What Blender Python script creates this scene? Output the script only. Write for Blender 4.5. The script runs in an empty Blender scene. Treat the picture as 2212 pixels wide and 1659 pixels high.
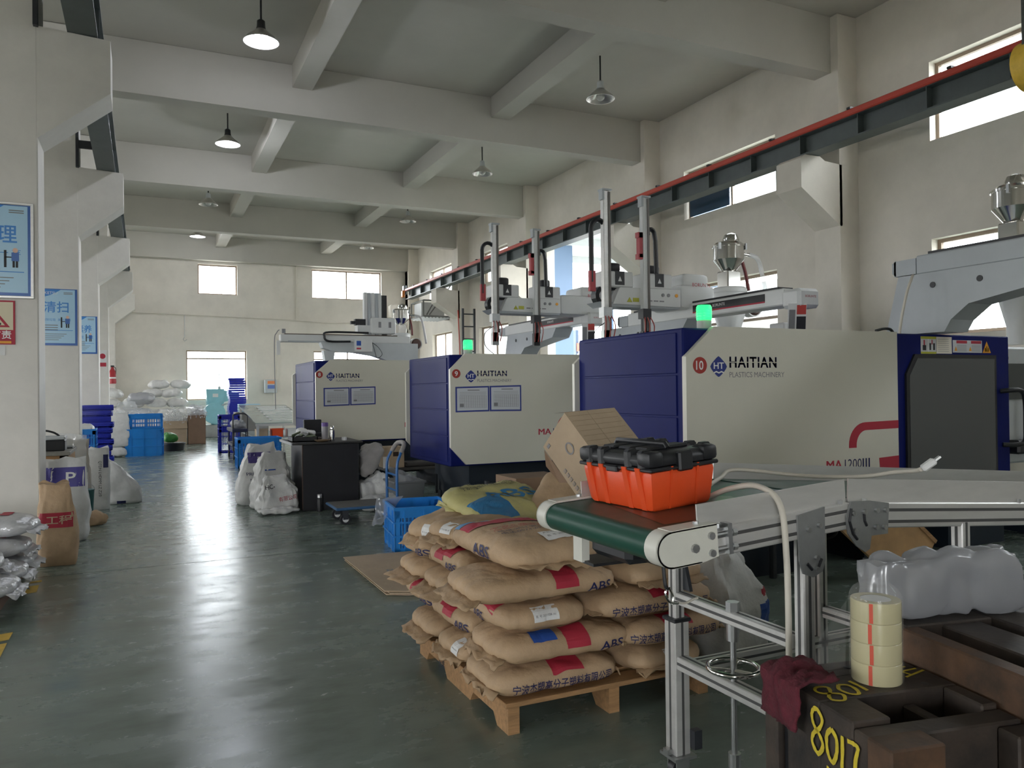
import bpy, bmesh, math, random
from mathutils import Vector, Matrix, noise
from mathutils.bvhtree import BVHTree
random.seed(7)
R = math.radians
scene = bpy.context.scene
C = scene.collection
# ---------------------------------------------------------------- camera
W_PX, H_PX, F_PX = 2212, 1659, 1690.0
cam_data = bpy.data.cameras.new('camera')
cam_data.sensor_fit = 'HORIZONTAL'; cam_data.sensor_width = 36.0
cam_data.lens = F_PX / W_PX * 36.0
cam_data.clip_start = 0.05; cam_data.clip_end = 300
cam = bpy.data.objects.new('camera', cam_data); C.objects.link(cam)
yaw, pitch, roll = R(25.17), R(0.46), R(0.65)
fw = Vector((math.sin(yaw)*math.cos(pitch), math.cos(yaw)*math.cos(pitch), math.sin(pitch)))
r0 = Vector((math.cos(yaw), -math.sin(yaw), 0)); u0 = r0.cross(fw)
rv = r0*math.cos(roll) - u0*math.sin(roll); uv = u0*math.cos(roll) + r0*math.sin(roll)
cam.matrix_world = Matrix(((rv.x, uv.x, -fw.x, 0), (rv.y, uv.y, -fw.y, 0), (rv.z, uv.z, -fw.z, 1.5), (0, 0, 0, 1)))
scene.camera = cam
# ---------------------------------------------------------------- daylight and exposure
SKY = 16.5
world = bpy.data.worlds.new('overcast_sky'); scene.world = world; world.use_nodes = True
wn = world.node_tree.nodes; wl = world.node_tree.links
bg = wn['Background']; bg.inputs[0].default_value = (0.96, 0.98, 1.0, 1); bg.inputs[1].default_value = SKY
scene.view_settings.view_transform = 'Standard'; scene.view_settings.look = 'None'
scene.view_settings.gamma = 1.0; scene.view_settings.use_curve_mapping = False
scene.view_settings.exposure = 0.0
scene.cycles.max_bounces = 8; scene.cycles.diffuse_bounces = 5; scene.cycles.glossy_bounces = 3; scene.cycles.transparent_max_bounces = 12
scene.cycles.sample_clamp_indirect = 6.0
def portal(loc, rot, sx, sy):
    l = bpy.data.lights.new('window_portal', 'AREA'); l.shape = 'RECTANGLE'; l.size = sx; l.size_y = sy
    l.cycles.is_portal = True
    o = bpy.data.objects.new('window_portal', l); C.objects.link(o); o.location = loc; o.rotation_euler = rot
    return o
# ---------------------------------------------------------------- materials
MATS = {}
def mat(name, col=(.8,.8,.8), rough=.5, metal=0., var=0., scale=4., bump=0., bscale=30., spec=.5, emit=None, estr=0., stretch=None, coat=0., rvar=0., col2=None):
    if name in MATS: return MATS[name]
    m = bpy.data.materials.new(name); m.use_nodes = True; MATS[name] = m
    nt = m.node_tree; b = nt.nodes['Principled BSDF']
    b.inputs['Base Color'].default_value = (*col, 1); b.inputs['Roughness'].default_value = rough
    b.inputs['Metallic'].default_value = metal; b.inputs['Specular IOR Level'].default_value = spec
    if coat: b.inputs['Coat Weight'].default_value = coat
    if emit: b.inputs['Emission Color'].default_value = (*emit, 1); b.inputs['Emission Strength'].default_value = estr
    if var or bump or rvar:
        tc = nt.nodes.new('ShaderNodeTexCoord'); mp = nt.nodes.new('ShaderNodeMapping')
        if stretch: mp.inputs['Scale'].default_value = stretch
        nt.links.new(tc.outputs['Object'], mp.inputs['Vector'])
    if var or rvar:
        n = nt.nodes.new('ShaderNodeTexNoise'); n.inputs['Scale'].default_value = scale; n.inputs['Detail'].default_value = 6; n.inputs['Roughness'].default_value = .65
        nt.links.new(mp.outputs['Vector'], n.inputs['Vector'])
    if var:
        cr = nt.nodes.new('ShaderNodeValToRGB')
        lo = col2 if col2 else tuple(max(0, c*(1-var)) for c in col); hi = tuple(min(1, c*(1+var*.5)) for c in col)
        cr.color_ramp.elements[0].position = .3; cr.color_ramp.elements[1].position = .68
        cr.color_ramp.elements[0].color = (*lo, 1); cr.color_ramp.elements[1].color = (*hi, 1)
        nt.links.new(n.outputs['Fac'], cr.inputs['Fac']); nt.links.new(cr.outputs['Color'], b.inputs['Base Color'])
    if rvar:
        mr = nt.nodes.new('ShaderNodeMapRange'); mr.inputs['To Min'].default_value = max(.02, rough-rvar); mr.inputs['To Max'].default_value = rough+rvar
        mr.inputs['From Min'].default_value = .3; mr.inputs['From Max'].default_value = .7
        nt.links.new(n.outputs['Fac'], mr.inputs['Value']); nt.links.new(mr.outputs['Result'], b.inputs['Roughness'])
    if bump:
        n2 = nt.nodes.new('ShaderNodeTexNoise'); n2.inputs['Scale'].default_value = bscale; n2.inputs['Detail'].default_value = 4
        nt.links.new(mp.outputs['Vector'], n2.inputs['Vector'])
        bp = nt.nodes.new('ShaderNodeBump'); bp.inputs['Strength'].default_value = bump; bp.inputs['Distance'].default_value = .02
        nt.links.new(n2.outputs['Fac'], bp.inputs['Height']); nt.links.new(bp.outputs['Normal'], b.inputs['Normal'])
    return m
def glassy(name, col=(1,1,1), transp=.85, rough=.05, diffuse=None):
    if name in MATS: return MATS[name]
    m = bpy.data.materials.new(name); m.use_nodes = True; MATS[name] = m; nt = m.node_tree
    for n in list(nt.nodes): nt.nodes.remove(n)
    out = nt.nodes.new('ShaderNodeOutputMaterial'); t = nt.nodes.new('ShaderNodeBsdfTransparent'); t.inputs[0].default_value = (*col, 1)
    if diffuse:
        d = nt.nodes.new('ShaderNodeBsdfTranslucent'); d.inputs[0].default_value = (*diffuse, 1)
        d2 = nt.nodes.new('ShaderNodeBsdfDiffuse'); d2.inputs[0].default_value = (*diffuse, 1)
        dm = nt.nodes.new('ShaderNodeMixShader'); nt.links.new(d.outputs[0], dm.inputs[1]); nt.links.new(d2.outputs[0], dm.inputs[2])
        g0 = nt.nodes.new('ShaderNodeBsdfGlossy'); g0.inputs['Roughness'].default_value = rough
        g = nt.nodes.new('ShaderNodeMixShader'); g.inputs[0].default_value = .16
        nt.links.new(dm.outputs[0], g.inputs[1]); nt.links.new(g0.outputs[0], g.inputs[2])
    else:
        g = nt.nodes.new('ShaderNodeBsdfGlossy'); g.inputs['Roughness'].default_value = rough
    mx = nt.nodes.new('ShaderNodeMixShader'); mx.inputs[0].default_value = 1-transp
    nt.links.new(t.outputs[0], mx.inputs[1]); nt.links.new(g.outputs[0], mx.inputs[2]); nt.links.new(mx.outputs[0], out.inputs[0])
    return m
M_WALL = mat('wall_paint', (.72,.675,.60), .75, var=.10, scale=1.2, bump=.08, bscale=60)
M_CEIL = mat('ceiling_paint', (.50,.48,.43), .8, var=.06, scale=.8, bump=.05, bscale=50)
M_COL = mat('column_paint', (.74,.71,.66), .6, var=.07, scale=3., bump=.06, bscale=25)
M_FLOOR = mat('green_epoxy_floor', (.178,.225,.194), .245, var=.24, scale=2.6, bump=.025, bscale=6., rvar=.09, spec=.55, stretch=(.8,1.6,1))
M_STEEL = mat('grey_green_steel_paint', (.095,.115,.115), .45, var=.15, scale=3.)
M_DKSTEEL = mat('dark_steel', (.03,.033,.04), .5, var=.2)
M_RED = mat('red_rail_plastic', (.52,.06,.035), .45)
M_ALU = mat('aluminium', (.66,.65,.63), .36, .5, var=.10, scale=20, stretch=(.2,1,1))
M_ALUD = mat('aluminium_slot', (.10,.10,.10), .5, .4)
M_MW = mat('cream_machine_paint', (.68,.66,.57), .33, var=.03, scale=2., bump=.05, bscale=140)
M_MB = mat('navy_machine_paint', (.007,.013,.115), .42, spec=.10, var=.12, scale=2., bump=.05, bscale=140)
M_BASE = mat('dark_teal_machine_base', (.012,.020,.032), .5, var=.2)
M_WP = mat('white_plastic', (.72,.72,.70), .4, var=.05)
M_LG = mat('light_grey_paint', (.50,.53,.54), .42, var=.06)
M_BLK = mat('black_plastic', (.016,.017,.020), .42, var=.2)
M_KRAFT = mat('kraft_paper', (.47,.325,.195), .68, var=.16, scale=7., bump=.45, bscale=16.)
M_KRAFTD = mat('kraft_paper_seam', (.40,.27,.155), .7, var=.2, scale=9., bump=.3, bscale=30.)
M_NAVYINK = mat('navy_print', (.012,.016,.085), .6)
M_REDINK = mat('crimson_print', (.42,.025,.05), .6)
M_BLUEINK = mat('blue_print', (.02,.08,.36), .55)
M_BLACKINK = mat('black_print', (.02,.02,.025), .6)
M_GREYINK = mat('grey_print', (.22,.22,.23), .6)
M_WHITEINK = mat('white_print', (.82,.82,.80), .6)
M_PAPER = mat('white_paper', (.76,.76,.75), .6, var=.04)
M_SACK = mat('white_woven_sack', (.66,.66,.65), .45, var=.10, scale=9., bump=.5, bscale=14.)
M_SILVER = mat('silver_white_film_sack', (.62,.62,.64), .28, .15, var=.12, scale=8., bump=.5, bscale=18.)
M_CRATE = mat('bright_blue_plastic', (.014,.225,.66), .36, var=.10, scale=3.)
M_NAVY = mat('cobalt_blue_plastic', (.012,.022,.36), .34, var=.10, scale=3.)
M_WOOD = mat('pallet_wood', (.40,.225,.10), .7, var=.32, scale=5., stretch=(1,9,9), bump=.3, bscale=20)
M_PLY = mat('plywood', (.46,.28,.13), .6, var=.25, scale=4., stretch=(1,6,1))
M_CARD = mat('cardboard', (.45,.345,.235), .75, var=.10, scale=5., bump=.15, bscale=20)
M_CARDD = mat('dark_brown_cardboard', (.25,.16,.10), .75, var=.12, scale=5.)  # deeper brown cardboard for the darker boxes and loose flaps
M_ORANGE = mat('orange_plastic', (.80,.085,.018), .36, var=.05, scale=12., bump=.04, bscale=200)
M_BELT = mat('green_conveyor_belt', (.022,.082,.058), .38, var=.18, scale=6., rvar=.05, spec=.16)
M_STAIN = mat('stainless_steel', (.68,.67,.64), .16, 1.)
M_CHROME = mat('zinc_plated_steel', (.46,.47,.47), .32, .85, var=.1, scale=14)
M_CREAM = mat('cream_conveyor_paint', (.70,.69,.62), .38, var=.06, scale=10.)
M_SKYB = mat('light_blue_machine_paint', (.26,.56,.63), .45, var=.08)
M_MOLD = mat('brown_rusty_steel', (.062,.046,.036), .55, .25, var=.5, scale=7., col2=(.022,.020,.019), bump=.12, bscale=30)
M_MOLDR = mat('rust_brown_steel', (.115,.060,.032), .6, .2, var=.5, scale=8., col2=(.04,.028,.02), bump=.1, bscale=30)
M_YEL = mat('yellow_paint', (.72,.47,.06), .55, var=.2, scale=14)
M_YELM = mat('yellow_marker', (.62,.48,.03), .6, var=.3, scale=30)
M_CORD = mat('cream_cable', (.62,.58,.50), .5)
M_CLEAR = glassy('clear_plastic_film', (1,1,1), .62, .12, (.75,.77,.80))
M_MILKY = glassy('milky_plastic_film', (1,1,1), .16, .22, (.50,.51,.54))
M_GLASS = glassy('window_glass', (.97,.99,1), .93, .03)
M_FROST = glassy('frosted_window_glass', (1,1,.98), .25, .25, (.92,.93,.90))
M_GREENL = mat('green_beacon_lens', (.02,.5,.12), .3, emit=(.03,1.,.22), estr=1.5)
M_BULB = mat('lit_lamp_bulb', (.9,.9,1), .3, emit=(.82,.86,1.), estr=60.)
M_BULBOFF = mat('unlit_lamp_bulb', (.55,.55,.52), .25)
M_REFL = mat('aluminium_lamp_reflector', (.55,.53,.50), .3, .8)
M_MAROON = mat('dark_red_cloth', (.10,.012,.022), .9, var=.3, scale=20., bump=.5, bscale=60)
M_TAPE = mat('clear_packing_tape', (.55,.50,.30), .22, var=.05, coat=.4)
M_FRAMEW = mat('brown_window_frame', (.30,.23,.17), .5)
M_BULBGL = M_BULBOFF
# ---------------------------------------------------------------- mesh helpers
class MB:
    def __init__(s): s.v = []; s.f = []; s.mi = []; s.cur = 0
    def add(s, vs, fs, M=None):
        n = len(s.v)
        for p in vs:
            p = Vector(p); s.v.append(M @ p if M is not None else p)
        for f in fs: s.f.append(tuple(i+n for i in f)); s.mi.append(s.cur)
        return s
    def bb(s, x0, x1, y0, y1, z0, z1, M=None):
        vs = [(x0,y0,z0),(x1,y0,z0),(x1,y1,z0),(x0,y1,z0),(x0,y0,z1),(x1,y0,z1),(x1,y1,z1),(x0,y1,z1)]
        return s.add(vs, [(0,3,2,1),(4,5,6,7),(0,1,5,4),(1,2,6,5),(2,3,7,6),(3,0,4,7)], M)
    def box(s, c, d, M=None):
        return s.bb(c[0]-d[0]/2,c[0]+d[0]/2,c[1]-d[1]/2,c[1]+d[1]/2,c[2]-d[2]/2,c[2]+d[2]/2,M)
    def rb(s, x0, x1, y0, y1, z0, z1, r=.01, seg=1, M=None):
        bm = bmesh.new(); bmesh.ops.create_cube(bm, size=1)
        bmesh.ops.scale(bm, vec=(x1-x0,y1-y0,z1-z0), verts=bm.verts)
        bmesh.ops.bevel(bm, geom=bm.edges[:], offset=r, segments=seg, affect='EDGES', profile=.5)
        bmesh.ops.translate(bm, vec=((x0+x1)/2,(y0+y1)/2,(z0+z1)/2), verts=bm.verts)
        bm.verts.index_update()
        s.add([v.co.copy() for v in bm.verts], [tuple(v.index for v in f.verts) for f in bm.faces], M); bm.free(); return s
    def cyl(s, p0, p1, r, r1=None, n=14, cap=True, M=None):
        return s.tube([p0,p1], r, n, cap, r1, M)
    def tube(s, pts, r, n=8, cap=True, r1=None, M=None):
        pts = [Vector(p) for p in pts]; k = len(pts); vs = []; fs = []
        up = None
        for i, p in enumerate(pts):
            d = (pts[min(i+1,k-1)]-pts[max(i-1,0)]).normalized()
            if up is None:
                up = Vector((0,0,1)) if abs(d.z) < .9 else Vector((1,0,0))
            a = d.cross(up).normalized(); b = a.cross(d).normalized(); up = b
            rr = r if r1 is None else r+(r1-r)*i/(k-1)
            if isinstance(r,(list,tuple)): rr = r[i]
            for j in range(n):
                t = 2*math.pi*j/n; vs.append(p+a*math.cos(t)*rr+b*math.sin(t)*rr)
        for i in range(k-1):
            for j in range(n):
                j2=(j+1)%n; fs.append((i*n+j,i*n+j2,(i+1)*n+j2,(i+1)*n+j))
        if cap: fs.append(tuple(range(n))[::-1]); fs.append(tuple((k-1)*n+j for j in range(n)))
        return s.add(vs, fs, M)
    def lathe(s, prof, c=(0,0,0), n=20, M=None, capb=False, capt=False):
        vs=[];fs=[]
        for r,z in prof:
            for j in range(n):
                t=2*math.pi*j/n; vs.append((c[0]+r*math.cos(t),c[1]+r*math.sin(t),c[2]+z))
        for i in range(len(prof)-1):
            for j in range(n):
                j2=(j+1)%n; fs.append((i*n+j,i*n+j2,(i+1)*n+j2,(i+1)*n+j))
        if capb: fs.append(tuple(range(n))[::-1])
        if capt: fs.append(tuple((len(prof)-1)*n+j for j in range(n)))
        return s.add(vs,fs,M)
    def prism(s, poly, ax, a, b, M=None):
        n=len(poly)
        def P(u,v,w):
            return (w,u,v) if ax=='X' else ((u,w,v) if ax=='Y' else (u,v,w))
        vs=[P(u,v,a) for u,v in poly]+[P(u,v,b) for u,v in poly]
        fs=[tuple(range(n)),tuple(range(n,2*n))[::-1]]+[(i,i+n,(i+1)%n+n,(i+1)%n) for i in range(n)]
        return s.add(vs,fs,M)
    def quad(s, a,b,c,d,M=None): return s.add([a,b,c,d],[(0,1,2,3)],M)
ORG = {}
def thing(name, label, cat, loc=(0,0,0), rz=0, group=None, kind=None):
    o = bpy.data.objects.new(name, None); o.empty_display_size=.1; C.objects.link(o); o.location = loc; o.rotation_euler=(0,0,rz)
    if label: o['label']=label
    if cat: o['category']=cat
    if group: o['group']=group
    if kind: o['kind']=kind
    ORG[o.name]=Vector(loc); return o
def obj(name, mb, m, parent=None, smooth=None, world=True, fixn=True):
    """link the collected shape as ONE mesh object; coordinates are world coordinates unless world=False"""
    org = ORG.get(parent.name, Vector()) if (parent is not None and world) else Vector()
    me = bpy.data.meshes.new(name)
    me.from_pydata([tuple(p-org) for p in mb.v], [], mb.f)
    ms = m if isinstance(m,(list,tuple)) else [m]
    for x in ms: me.materials.append(x)
    if len(ms)>1: me.polygons.foreach_set('material_index', mb.mi)
    if fixn:
        bm=bmesh.new(); bm.from_mesh(me); bmesh.ops.recalc_face_normals(bm, faces=bm.faces); bm.to_mesh(me); bm.free()
    if smooth is not None:
        me.polygons.foreach_set('use_smooth',[True]*len(me.polygons)); me.set_sharp_from_angle(angle=R(smooth))
    me.update()
    o = bpy.data.objects.new(name, me); C.objects.link(o)
    if parent is not None: o.parent = parent; ORG[o.name]=org
    return o
def tag(o, label, cat=None, group=None, kind=None):
    o['label']=label
    if cat: o['category']=cat
    if group: o['group']=group
    if kind: o['kind']=kind
    return o
def clone(root, loc, rz=None, label=None, group=None, scale=None):
    r = root.copy(); C.objects.link(r); r.location = loc
    if rz is not None: r.rotation_euler = (0,0,rz)
    if label: r['label']=label
    if group: r['group']=group
    if scale: r.scale = scale
    for ch in list(root.children):
        c = ch.copy(); C.objects.link(c); c.parent = r
        for g in list(ch.children):
            d = g.copy(); C.objects.link(d); d.parent = c
    return r
def struct(name, mb, m, parent=None, smooth=None, label=None):
    o = obj(name, mb, m, parent, smooth)
    if parent is None: o['kind']='structure'
    if label: o['label']=label
    return o
def arc(cx, cy, r, a0, a1, n): return [(cx+r*math.cos(R(a0+(a1-a0)*i/n)), cy+r*math.sin(R(a0+(a1-a0)*i/n))) for i in range(n+1)]
def rot3(rx=0,ry=0,rz=0,loc=(0,0,0)): return Matrix.Translation(Vector(loc)) @ Matrix.Rotation(R(rz),4,'Z') @ Matrix.Rotation(R(ry),4,'Y') @ Matrix.Rotation(R(rx),4,'X')
def bez(p0,p1,p2,p3,n=12):
    p0,p1,p2,p3=map(Vector,(p0,p1,p2,p3)); return [p0*(1-t)**3+p1*3*t*(1-t)**2+p2*3*t*t*(1-t)+p3*t**3 for t in [i/n for i in range(n+1)]]
def spline(pts,n=6):
    pts=[Vector(p) for p in pts]; out=[]
    for i in range(len(pts)-1):
        a,b=pts[i],pts[i+1]; p=pts[max(i-1,0)]; q=pts[min(i+2,len(pts)-1)]
        for j in range(n):
            t=j/n; out.append(.5*((2*a)+(b-p)*t+(2*p-5*a+4*b-q)*t*t+(3*a-p-3*b+q)*t**3))
    out.append(pts[-1]); return out
# ---------------------------------------------------------------- lettering (flat print, turned to meshes once)
TXT = {}
def prepare(strings):
    tmp=[]
    for s in strings:
        body,bold = s
        cu=bpy.data.curves.new('t','FONT'); cu.body=body; cu.size=1; cu.align_x='LEFT'; cu.offset=(0.,.013,.017,.009)[int(bold)]; cu.space_character=1.12 if bold==2 else 1.; cu.resolution_u=3
        o=bpy.data.objects.new('t',cu); C.objects.link(o); tmp.append((s,o,cu))
    dg=bpy.context.evaluated_depsgraph_get(); dg.update()
    for s,o,cu in tmp:
        me=bpy.data.meshes.new_from_object(o.evaluated_get(dg))
        vs=[v.co.copy() for v in me.vertices]; fs=[tuple(p.vertices) for p in me.polygons]
        if vs:
            x0=min(v.x for v in vs);x1=max(v.x for v in vs);y0=min(v.y for v in vs);y1=max(v.y for v in vs)
            TXT[s]=([((v.x-x0),(v.y-y0)) for v in vs],fs,x1-x0,y1-y0)
        bpy.data.meshes.remove(me); bpy.data.objects.remove(o); bpy.data.curves.remove(cu)
def letters(mb, s, M, h=None, w=None, bold=False, n=(0,0)):
    """add a string at matrix M (local x right, y up, starts at origin) with cap height h or total width w"""
    vs,fs,tw,th = TXT[(s,bold)]
    sx = sy = (w/tw if w else h/th)
    if h and w: sy = h/th
    mb.add([(x*sx,y*sy,0) for x,y in vs], fs, M); return tw*sx
def face(o, x, z): return Matrix(((1,0,0,o[0]),(0,0,-1,o[1]),(0,1,0,o[2]),(0,0,0,1)))
def planeM(o, xd, yd):
    xd=Vector(xd).normalized(); yd=Vector(yd).normalized(); zd=xd.cross(yd); o=Vector(o)
    return Matrix(((xd.x,yd.x,zd.x,o.x),(xd.y,yd.y,zd.y,o.y),(xd.z,yd.z,zd.z,o.z),(0,0,0,1)))
# ================================================================ THE SETTING
YB, YF, XL, XR, ZC = 30.5, -7.0, -12.0, 10.0, 7.2
COLS = [3.6, 8.9, 14.0, 19.7, 24.9, 30.3]
fl = MB(); fl.bb(XL,XR+4,YF,YB+.2,-.25,-.012)
floor = struct('floor', fl, mat('floor_joint_filler',(.03,.035,.033),.7), label='green painted concrete floor with saw-cut joints')
ys=[YF,-3.2,2.2,7.52,13.0,18.4,23.8,YB+.2]; xs=[XL,-5.5,-1.02,4.6,XR+4]
for i in range(len(ys)-1):
    for j in range(len(xs)-1):
        b=MB(); b.bb(xs[j]+.002,xs[j+1]-.002,ys[i]+.005,ys[i+1]-.005,-.05,0); obj('floor_slab',b,M_FLOOR,floor)
for (y0,y1,dx) in ((5.0,5.62,.0),(5.66,5.86,.01),(6.93,7.22,0),(7.3,7.4,.005),(9.95,10.1,0),(8.9,9.3,.0),(12.6,12.9,0)):
    b=MB(); b.add([(-.85+dx,y0,.0015),(-.755-dx,y0+.03,.0015),(-.765,y1,.0015),(-.84,y1-.02,.0015)],[(0,1,2,3)]); obj('yellow_line_piece',b,M_YEL,floor)
def wall_cells(mb, axis, c0, c1, u0,u1, v0,v1, holes):
    us=sorted({u0,u1,*[h[0] for h in holes],*[h[1] for h in holes]}); vs=sorted({v0,v1,*[h[2] for h in holes],*[h[3] for h in holes]})
    for i in range(len(us)-1):
        for j in range(len(vs)-1):
            um=(us[i]+us[i+1])/2; vm=(vs[j]+vs[j+1])/2
            if any(h[0]<um<h[1] and h[2]<vm<h[3] for h in holes): continue
            if axis=='X': mb.bb(c0,c1,us[i],us[i+1],vs[j],vs[j+1])
            else: mb.bb(us[i],us[i+1],c0,c1,vs[j],vs[j+1])
WN=[0]
def window(axis, c, u0,u1,v0,v1, mull=(), trans=(), glass=None, fw=.05, inward=-1, depth=.06, label=None, pane_skip=()):
    """window frame + panes standing in a wall hole; c = coordinate of the frame plane"""
    WN[0]+=1; t=thing('window_%d'%WN[0],label,None,(c,(u0+u1)/2,v0) if axis=='X' else ((u0+u1)/2,c,v0),kind='structure')
    f=MB()
    def bx(a0,a1,b0,b1):
        if axis=='X': f.bb(c-depth/2,c+depth/2,a0,a1,b0,b1)
        else: f.bb(a0,a1,c-depth/2,c+depth/2,b0,b1)
    bx(u0,u1,v0,v0+fw); bx(u0,u1,v1-fw,v1); bx(u0,u0+fw,v0+fw,v1-fw); bx(u1-fw,u1,v0+fw,v1-fw)
    for m_ in mull: bx(m_-fw/2,m_+fw/2,v0+fw,v1-fw)
    for m_ in trans: bx(u0+fw,u1-fw,m_-fw/2,m_+fw/2)
    obj('window_frame',f,M_FRAMEW,t)
    us=[u0+fw]+[x for m_ in mull for x in (m_-fw/2,m_+fw/2)]+[u1-fw]; vs=[v0+fw]+[x for m_ in trans for x in (m_-fw/2,m_+fw/2)]+[v1-fw]
    k=0
    for i in range(0,len(us),2):
        for j in range(0,len(vs),2):
            k+=1
            if k in pane_skip: continue
            p=MB()
            if axis=='X': p.bb(c-.004,c+.004,us[i],us[i+1],vs[j],vs[j+1])
            else: p.bb(us[i],us[i+1],c-.004,c+.004,vs[j],vs[j+1])
            obj('pane',p,glass or M_GLASS,t)
    return t
# openings (u0,u1,z0,z1)
RW_UP=[(4.75,7.40,4.93,6.04),(10.36,12.92,4.93,5.92),(21.5,23.5,4.98,5.98),(26.28,28.65,4.98,6.1),(-.6,2.1,4.93,6.04),(-5.2,-2.6,4.93,6.04)]
RW_LO=[(4.75,7.40,2.2,3.55),(10.36,12.92,2.2,3.56),(21.5,23.8,2.0,3.58),(26.3,28.4,2.0,3.66)]
OPEN=(14.9,18.95,0.0,5.45)
w=MB(); wall_cells(w,'X',XR,XR+.24,YF,YB,0,ZC,RW_UP+RW_LO+[OPEN]); struct('wall_right',w,M_WALL,label='white plastered side wall with two rows of windows')
BW=[(1.78,3.14,5.13,6.23),(5.86,8.61,5.13,6.26),(1.37,3.45,1.27,3.08),(5.9,8.6,1.27,3.1)]
w=MB(); wall_cells(w,'Y',YB,YB+.24,XL,XR+.24,0,ZC,BW+[(-4.4,-2.,5.13,6.23),(-4.4,-2,1.27,3.08),(-9.5,-7,5.13,6.23),(-9.5,-7,1.27,3.08)]); struct('wall_back',w,M_WALL,label='white plastered end wall with bright windows')
FWD=[(-5.8,-2.6,0.,3.6)]
w=MB(); wall_cells(w,'Y',YF-.24,YF,XL,XR+.24,0,ZC,FWD); struct('wall_front',w,M_WALL)
LW=[(y,y+2.8,z0,z1) for y in (.4,5.6,10.8,16.2,21.6,26.6) for z0,z1 in ((1.2,3.2),)]
w=MB(); wall_cells(w,'X',XL-.24,XL,YF,YB,0,ZC,LW); struct('wall_left',w,M_WALL)
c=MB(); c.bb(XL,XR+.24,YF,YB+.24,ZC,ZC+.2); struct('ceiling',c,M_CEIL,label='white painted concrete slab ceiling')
for u in RW_UP:
    window('X',XR+.16,*u,mull=((u[0]+u[1])/2,),label='upper clerestory window in the side wall'); portal((XR+.3,(u[0]+u[1])/2,(u[2]+u[3])/2),(0,R(90),0),u[3]-u[2],u[1]-u[0])
m=MB(); m.bb(XR+.10,XR+.118,11.68,12.86,4.985,5.54); obj('blue_board',m,mat('dark_blue_board',(.02,.06,.12),.5),bpy.data.objects['window_2'])
for u in RW_LO:
    window('X',XR+.16,*u,mull=((u[0]+u[1])/2,),trans=(u[2]+.55,),glass=M_FROST if u[0]>20 else M_GLASS,label='lower frosted window in the side wall'); portal((XR+.3,(u[0]+u[1])/2,(u[2]+u[3])/2),(0,R(90),0),u[3]-u[2],u[1]-u[0])
for k,u in enumerate(BW):
    window('Y',YB+.16,*u,mull=() if k in (0,) else ((u[0]+u[1])/2,) if k!=2 else (),trans=(2.78,) if k>1 else (),label=('small square bright window high on the end wall','wide bright window high on the end wall','tall bright window behind the pale blue granulator','low window behind the far machine')[k])
    portal(((u[0]+u[1])/2,YB+.3,(u[2]+u[3])/2),(R(-90),0,0),u[1]-u[0],u[3]-u[2])
for u in ((-4.4,-2.,5.13,6.23),(-4.4,-2,1.27,3.08),(-9.5,-7,5.13,6.23),(-9.5,-7,1.27,3.08)):
    portal(((u[0]+u[1])/2,YB+.3,(u[2]+u[3])/2),(R(-90),0,0),u[1]-u[0],u[3]-u[2])
for u in FWD: portal(((u[0]+u[1])/2,YF-.3,(u[2]+u[3])/2),(R(90),0,0),u[1]-u[0],u[3]-u[2])
for u in LW: portal((XL-.3,(u[0]+u[1])/2,(u[2]+u[3])/2),(0,R(-90),0),u[3]-u[2],u[1]-u[0])
portal((XR+.3,16.75,2.7),(0,R(90),0),5.4,3.7)
# columns with corbels on the left, pilasters with corbels on the right, beams
for i,cy in enumerate(COLS):
    y0,y1=cy-.3,cy+.22
    m=MB(); m.rb(-1.55,-.9,y0,y1,0,ZC-.01,.012)
    t=struct('column',m,M_COL,smooth=None,label='white square concrete column with a bracket for the crane rail')
    m=MB(); m.prism([(-.95,3.95),(-.9,3.95),(-.28,4.46),(-.28,4.98),(-.95,5.02)],'Y',y0+.005,y1-.005); obj('corbel',m,M_COL,t)
    m=MB(); m.bb(9.6,10.02,cy-.28,cy+.22,0,ZC-.01); t=struct('pilaster',m,M_WALL,label='white concrete pilaster on the side wall carrying the crane rail')
    m=MB(); m.prism([(9.65,3.95),(9.6,3.95),(8.82,4.46),(8.82,4.90),(8.90,4.955),(9.2,4.955),(9.3,4.90),(9.65,4.88)],'Y',cy-.28,cy+.22); obj('corbel',m,M_WALL,t)
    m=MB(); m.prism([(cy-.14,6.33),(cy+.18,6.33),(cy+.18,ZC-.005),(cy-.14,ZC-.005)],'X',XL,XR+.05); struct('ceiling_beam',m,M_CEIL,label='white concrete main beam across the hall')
for x0,x1 in ((-9.0,-8.65),(-5.3,-4.95),(2.36,2.70),(6.13,6.50)):
    for i in range(len(COLS)):
        a=(COLS[i-1]+.19) if i else YF; b=COLS[i]-.15
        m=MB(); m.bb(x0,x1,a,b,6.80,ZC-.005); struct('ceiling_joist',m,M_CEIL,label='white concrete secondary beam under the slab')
# end wall: dado lines, conduit
m=MB(); m.tube(spline([(-.75,30.46,4.40),(1.5,30.46,4.36),(4.2,30.46,4.30),(5.3,30.46,4.26),(6.6,30.46,4.19),(7.6,30.46,4.24),(9.9,30.46,4.26)],6),.022,6); m.tube([(5.28,30.46,7.1),(5.28,30.46,4.27)],.02,6)
tag(obj('wall_conduit',m,M_WALL),'thin white conduit running along the end wall','pipe')
m=MB(); m.bb(-.9,9.95,30.47,30.5,6.60,6.64); struct('trim_1',m,M_WALL)
m=MB(); m.bb(9.6,10.0,30.2,30.5,0,7.15); struct('trim_2',m,M_WALL)
m=MB(); m.tube([(1.32,30.46,4.33),(1.32,30.46,3.55),(1.27,30.45,3.47),(1.32,30.45,3.4),(1.40,30.45,3.46)],.012,6); tag(obj('wall_hook',m,M_CHROME),'small metal hook hanging on the end wall under the conduit','hook')
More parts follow.
